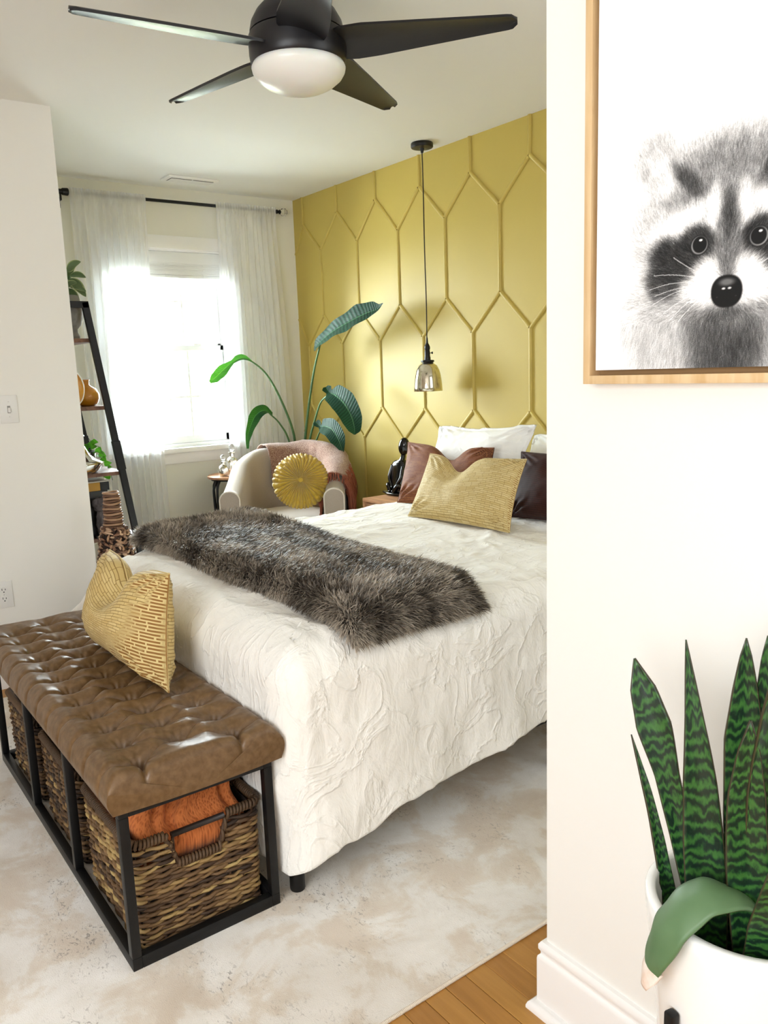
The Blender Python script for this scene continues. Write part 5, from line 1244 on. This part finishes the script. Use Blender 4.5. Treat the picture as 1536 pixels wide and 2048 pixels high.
# ================================================================== FRAMED PICTURE
AX0, AX1, AZ0, AZ1 = -.893, -.415, 1.281, 1.925
art = empty('framed_picture', ((AX0+AX1)/2, YR-.02, (AZ0+AZ1)/2), 'black and white raccoon portrait canvas in a light oak floating frame', 'picture')
oakf = Mat('light_oak_frame', 'd9bb8d', .5)
for nm, sc3 in (('v', (14, 14, 1.3)), ):
    vv_ = oakf.coord('Object', sc3); oakf.col(oakf.ramp(oakf.noise(4, 5, vv_, .5), [(.3, 'c9a676'), (.7, 'e0c69c')]))
YF = YR-.036; fw_ = .0135
for a, b in (((AX0, YF, AZ0), (AX0+fw_, YR-.0005, AZ1)), ((AX1-fw_, YF, AZ0), (AX1, YR-.0005, AZ1)), ((AX0+fw_, YF, AZ0), (AX1-fw_, YR-.0005, AZ0+fw_)), ((AX0+fw_, YF, AZ1-fw_), (AX1-fw_, YR-.0005, AZ1))):
    bx('frame_bar', a, b, oakf, art, bevel=.0006)
bx('backing', (AX0+fw_, YR-.010, AZ0+fw_), (AX1-fw_, YR-.001, AZ1-fw_), Mat('frame_shadow_board', '8d6e48', .8), art, bevel=0)
CX0, CX1, CZ0, CZ1 = AX0+.022, AX1-.022, AZ0+.022, AZ1-.022; YCv = YR-.031
canvm = Mat('canvas_print', 'ffffff', .75, spec=.2); canvm.col(canvm.attr()); canvm.bump(canvm.n('TexNoise', {'Vector': canvm.coord(), 'Scale': 900.}).outputs['Fac'], .06, .001)
def portrait():
    nx = 560; nz = int(nx*(CZ1-CZ0)/(CX1-CX0)); I = np.full((nz, nx), .985, float)
    # local units: u = metres from the nose axis, w = metres above the lower canvas edge
    xs = np.linspace(CX0, CX1, nx); zs = np.linspace(CZ0, CZ1, nz); ucx = -.646
    Uu, Ww = np.meshgrid(xs-ucx, zs-CZ0); A = np.abs(Uu)
    def el(cx, cy, rx, ry, soft=.25, rot=0, sym=True):
        x = (A if sym else Uu)-cx; y = Ww-cy; c, s = math.cos(rot), math.sin(rot); xr = x*c+y*s; yr = -x*s+y*c
        return 1-smooth(1-soft, 1+soft, np.sqrt((xr/rx)**2+(yr/ry)**2))
    P3 = np.stack([Uu*60, Ww*60, Uu*0], -1); nz1 = vnoise(P3); nz2 = vnoise(P3*2.3+9)
    def lay(mask, tone, a=1.0):
        nonlocal I; m_ = np.clip(mask*a, 0, 1); I = I*(1-m_)+tone*m_
    lay(el(0, .045, .135, .095, .5), .72); lay(el(.085, .03, .055, .06, .7), .84)          # chest
    lay(el(0, .045, .060, .080, .4), .42, .9); lay(el(0, .02, .035, .05, .5), .40)           # dark bib
    lay(el(0, .185, .138, .118, .20), .74)                                                  # head
    lay(el(0, .250, .095, .055, .4), .64, .8)                                              # crown
    lay(el(.108, .290, .036, .044, .35, -.5), .86); lay(el(.105, .278, .022, .032, .5, -.5), .97)   # ears
    lay(el(.066, .262, .011, .032, .6, -.75), .34, .9)                                        # dark inner ear line
    lay(el(.115, .205, .02, .05, .6), .90, .7)
    lay(el(.080, .202, .062, .020, .35, -.38), .985); lay(el(.024, .215, .011, .032, .5, .1), .985)   # white brows
    lay(el(.080, .150, .046, .033, .28, .45), .30); lay(el(.045, .172, .028, .024, .3, .3), .30)       # mask
    lay(el(.100, .128, .028, .028, .4, .5), .34, .9)
    lay(el(0, .165, .017, .055, .5), .50, .85); lay(el(0, .20, .008, .045, .5), .42, .8)       # nose stripe
    lay(el(.030, .124, .024, .026, .35), .985); lay(el(.042, .108, .030, .018, .4, .3), .975)    # muzzle
    lay(el(0, .145, .011, .024, .4), .58, .9)
    lay(el(0, .076, .030, .012, .5), .42, .8)
    I += (nz1*.05+nz2*.04)*(I < .97)
    base = I.copy()
    # hair strokes following the growth direction
    rs = np.random.RandomState(5); n = 80000
    su = rs.uniform(-.175, .175, n); sw_ = rs.uniform(0, .33, n)
    du = su+0.0; dw = sw_-.12; ang = np.arctan2(dw, du)
    below = sw_ < .07; dirx = np.where(below, su*2.0, np.cos(ang)); diry = np.where(below, -1.0, np.sin(ang)*1.0+.15)
    crown = sw_ > .2; dirx = np.where(crown, su*3.5, dirx); diry = np.where(crown, 1, diry)
    nn = np.hypot(dirx, diry); dirx, diry = dirx/nn, diry/nn; a2 = rs.normal(size=n)*.22; dirx, diry = dirx*np.cos(a2)-diry*np.sin(a2), dirx*np.sin(a2)+diry*np.cos(a2)
    Ls = rs.uniform(.005, .015, n)*np.where(below, 1.6, 1)
    px = (CX1-CX0)/nx
    ix0 = ((su+ucx-CX0)/px).astype(int).clip(0, nx-1); iz0 = (sw_/px).astype(int).clip(0, nz-1)
    t0 = base[iz0, ix0]; tone = np.clip(t0+rs.normal(size=n)*.15, .16, 1)
    sel = t0 < .975
    for q in np.linspace(0, 1, 13):
        ix = ((su+dirx*Ls*q+ucx-CX0)/px).astype(int); iz = ((sw_+diry*Ls*q)/px).astype(int)
        ok = sel & (ix >= 0) & (ix < nx) & (iz >= 0) & (iz < nz); al = .42*(1-q)+.10
        I[iz[ok], ix[ok]] = I[iz[ok], ix[ok]]*(1-al)+tone[ok]*al
    # eyes and nose
    def draw(mask, tone):
        nonlocal I; I = I*(1-mask)+tone*mask
    for s_ in (-1, 1):
        for (cx, cy, rx, ry, tone) in ((.044, .172, .0150, .0145, .24), (.044, .172, .0132, .0128, .68), (.0435, .1727, .0115, .0116, .20)):
            draw(1-smooth(.88, 1.06, np.sqrt(((Uu-s_*cx)/rx)**2+((Ww-cy)/ry)**2)), tone)
        draw(1-smooth(.6, 1.1, np.sqrt(((Uu-s_*.044-.002)/.0032)**2+((Ww-.1785)/.0019)**2)), .95)
    nose = 1-smooth(.9, 1.05, (np.abs(Uu/.0240)**2.4+np.abs((Ww-.1045)/.0225)**2.2)**.45); draw(nose, .20)
    draw((1-smooth(.3, 1.1, np.sqrt((Uu/.016)**2+((Ww-.117)/.007)**2)))*nose, .55)
    for s_ in (-1, 1):
        draw((1-smooth(.4, 1.2, np.sqrt(((Uu-s_*.0045)/.0035)**2+((Ww-.1085)/.0018)**2)))*nose, .92); draw((1-smooth(.5, 1.2, np.sqrt(((Uu-s_*.014)/.0022)**2+((Ww-.096)/.0020)**2)))*nose, .72)
        draw((1-smooth(.5, 1.2, np.sqrt(((Uu-s_*.013)/.007)**2+((Ww-.094)/.004)**2)))*nose, .12)
    # whiskers
    for s_ in (-1, 1):
        for (y0, x1_, y1_, bow) in ((.112, .118, .128, .004), (.108, .125, .108, .006), (.104, .115, .098, .005), (.100, .100, .072, .004), (.096, .09, .060, .006), (.118, .085, .150, -.002), (.102, .12, .085, .008), (.092, .075, .058, .004)):
            tq = np.linspace(0, 1, 260); wx_ = s_*(.030+(x1_-.030)*tq); wz_ = .010+y0+(y1_-y0)*tq+bow*np.sin(tq*np.pi)
            ix = ((wx_+ucx-CX0)/px).astype(int); iz = (wz_/px).astype(int); ok = (ix > 0) & (ix < nx-1) & (iz > 0) & (iz < nz-1)
            
            I[iz[ok], ix[ok]] = I[iz[ok], ix[ok]]*.25+.97*.75
    I = .985*(np.clip(I, .05, .985)/.985)**1.45
    return xs, zs, np.clip(I, .1, .985)
xs, zs, I = portrait(); Xg, Zg = np.meshgrid(xs, zs)
lin = np.where(I <= .04045, I/12.92, ((I+.055)/1.055)**2.4)
mb = MB(); mb.grid(np.stack([Xg, np.full_like(Xg, YCv), Zg], -1), col=np.repeat(lin[..., None], 3, 2).reshape(-1, 3))
mb.build('canvas_print', canvm, art, sm=False, colors=True, label='stretched canvas with printed raccoon')
bx('canvas_stretcher', (CX0, YCv+.0006, CZ0), (CX1, YR-.011, CZ1), Mat('canvas_edge', 'efeeec', .8), art, bevel=0)

# ================================================================== SNAKE PLANT
pot_w = Mat('white_ceramic', 'f1f1ee', .22, spec=.5, Coat_Weight=.3)
qx, qy, qz = -.512, .963, .598
sp = empty('snake_plant', (qx, qy, 0), 'snake plant in a white cylindrical pot on a black stand, lower right', 'plant')
MB().lathe([(0, .245), (.098, .245), (.108, .255), (.112, .40), (.122, .50), (.131, qz-.022), (.132, qz-.004), (.129, qz), (.120, qz), (.117, qz-.004), (.1165, qz-.02), (.112, qz-.03), (.108, .50), (.10, .44), (0, .44)], (qx, qy, 0), 64).build('pot', pot_w, sp, auto=60)
MB().lathe([(0, qz-.105), (.109, qz-.105)], (qx, qy, 0), 40).build('soil', bpy.data.materials['soil'], sp)
for k in range(4):
    a = math.radians(-103+90*k); r = .1275
    pts = [(qx+r*math.cos(a), qy+r*math.sin(a), z) for z in (0, .47)]
    MB().bar(pts[0], pts[1], .015, .015, up=(math.cos(a), math.sin(a), 0)).build('stand_leg', blackm, sp, bevel=.003)
for k in range(2):
    a = math.radians(-103+90*k); MB().bar((qx+.12*math.cos(a), qy+.12*math.sin(a), .235), (qx-.12*math.cos(a), qy-.12*math.sin(a), .235), .014, .014).build('stand_bar', blackm, sp, bevel=.002)
snk = Mat('snake_plant_leaf', '2f5a2a', .38, spec=.5)
u_ = snk.n('UVMap'); ri = snk.n('ObjectInfo').outputs['Random']
mpv = snk.n('Mapping', {'Vector': u_.outputs[0], 'Scale': (1.0, .22, 1)}); jv = snk.n('VectorMath', {0: mpv.outputs[0], 1: snk.n('CombineXYZ', {'X': snk.n('Math', {0: ri, 1: 5.}, operation='MULTIPLY').outputs[0]}).outputs[0]}, operation='ADD').outputs[0]
wz1 = snk.n('TexWave', {'Vector': jv, 'Scale': 8., 'Distortion': 9., 'Detail': 4., 'Detail Scale': 1.6}, bands_direction='X').outputs['Fac']
wz2 = snk.n('TexNoise', {'Vector': jv, 'Scale': 22., 'Detail': 5, 'Distortion': 1.2}).outputs['Fac']
bmix = snk.n('Math', {0: snk.n('Math', {0: wz1, 1: .6}, operation='MULTIPLY').outputs[0], 1: snk.n('Math', {0: wz2, 1: .55}, operation='MULTIPLY').outputs[0]}, operation='ADD').outputs[0]
bc = snk.ramp(bmix, [(.34, '0e2618'), (.48, '15341e'), (.64, '244c22'), (.92, '38682c')])
sepv = snk.n('SeparateXYZ', {0: u_.outputs[0]}); ed = snk.n('Math', {0: snk.n('Math', {0: sepv.outputs[1], 1: .5}, operation='SUBTRACT').outputs[0]}, operation='ABSOLUTE').outputs[0]
snk.col(snk.mix(snk.ramp(ed, [(.482, 0.0), (.497, 1.0)]), bc, '3a3420')); snk.bump(wz2, .15, .002)
def sword(base, tip, width, nrm_, bend=(0, 0, 0), shape=None, curl=.18, wav=.04, seed=0, mat=snk, n=44, name='leaf', label=None):
    b = np.array(base, float); t = np.array(tip, float); bd = np.array(bend, float)
    path = [b, b*.7+t*.3+bd*.75, b*.35+t*.65+bd, t]
    shape = shape or ([0, .12, .35, .6, .82, .94, 1], [.62, .80, 1.0, .95, .62, .30, .02])
    o = leaf(name, path, width, nrm_, mat, sp, fold=0.10, curl=curl, wav=wav, seed=seed, shape=shape, n=n, label=label)
    so = o.modifiers.new('thick', 'SOLIDIFY'); so.thickness = .0035; so.offset = 0
    return o
zb_ = qz-.108
fwd = (.55, -.83, .1)
sword((-.570, .955, zb_), (-.672, .925, .902), .021, fwd, (.008, 0, .004), ([0, .2, .45, .62, .78, .9, 1], [.55, .58, .70, .80, 1.15, .85, .05]), seed=1)
sword((-.600, .935, zb_), (-.678, .930, .783), .010, (.8, -.5, 0), (.008, 0, 0), ([0, .2, .5, .8, 1], [.9, 1.2, .9, .5, .03]), seed=2)
sword((-.545, .930, zb_), (-.592, .925, .950), .026, fwd, (.006, 0, 0), ([0, .2, .42, .6, .75, .9, 1], [.85, 1.02, 1.0, .82, .52, .22, .02]), seed=3)
sword((-.535, .985, zb_), (-.525, .955, .962), .024, fwd, (.0, 0, 0), ([0, .25, .5, .72, .86, .95, 1], [.7, .8, .95, 1.0, .62, .3, .02]), seed=4)
sword((-.520, 1.0, zb_), (-.508, .975, .965), .024, (.3, -.95, 0), (.006, 0, 0), seed=5)
sword((-.485, .955, zb_), (-.452, .905, .985), .024, (.75, -.6, .1), (-.012, 0, 0), seed=6)
sword((-.470, .925, zb_), (-.485, .900, .880), .026, fwd, (-.010, 0, 0), ([0, .2, .5, .75, .9, 1], [.95, 1.0, 1.0, .85, .5, .03]), seed=7)
sword((-.435, .950, zb_), (-.395, .930, .93), .025, (.6, -.8, 0), (0, 0, 0), seed=8)
sword((-.450, 1.0, zb_), (-.42, .99, .90), .022, (.4, -.9, 0), (0, 0, 0), seed=9)
sword((-.575, .975, zb_), (-.580, .960, .665), .009, (.8, -.5, 0), (0, 0, 0), ([0, .3, .7, 1], [1, 1.1, .6, .02]), seed=10)
sword((-.500, .985, zb_), (-.487, .985, .672), .015, fwd, (0, 0, 0), ([0, .3, .7, 1], [1.2, 1.1, .6, .02]), seed=11)
# broad dull leaf bending over the rim, with its cut white tip
dull = Mat('dull_green_leaf', '4c6e44', .5); dull.col(dull.mix(dull.noise(9, 4, dull.coord()), '35592d', '6f8c66')); 
bent = [(-.468, .955, .56), (-.484, .915, .632), (-.504, .872, .654), (-.523, .845, .641), (-.5405, .822, .607), (-.556, .816, .562), (-.564, .818, .524)]
o = leaf('leaf', bent, .031, ((-.15, -.35, .9), (-.35, -.85, .55)), dull, sp, fold=-.05, curl=-.22, wav=.05, n=50, shape=([0, .15, .4, .7, .85, .93, 1], [.70, .85, 1.0, .98, .80, .60, .42]), seed=3, label='broad dull green leaf bent over the rim')
so = o.modifiers.new('thick', 'SOLIDIFY'); so.thickness = .004; so.offset = 0
wt = Mat('dry_white_tip', 'ece4dc', .7); wt.col(wt.mix(wt.noise(60, 4, wt.coord()), 'f3efe9', 'cfa98c'))
o = leaf('leaf_tip', [(-.5590, .8190, .541), (-.5640, .8165, .524), (-.5680, .8165, .503)], .0205, (-.35, -.85, .55), wt, sp, fold=-.05, curl=-.22, n=10, shape=([0, .5, 1], [.95, .8, .3]), label='dry cut white leaf tip')
so = o.modifiers.new('thick', 'SOLIDIFY'); so.thickness = .006; so.offset = 0
sword((-.462, .920, zb_+.0), (-.405, .865, .78), .028, (.35, -.93, .15), (.0, -.004, 0), ([0, .2, .5, .8, 1], [.9, 1.1, 1.1, .7, .1]), seed=14)
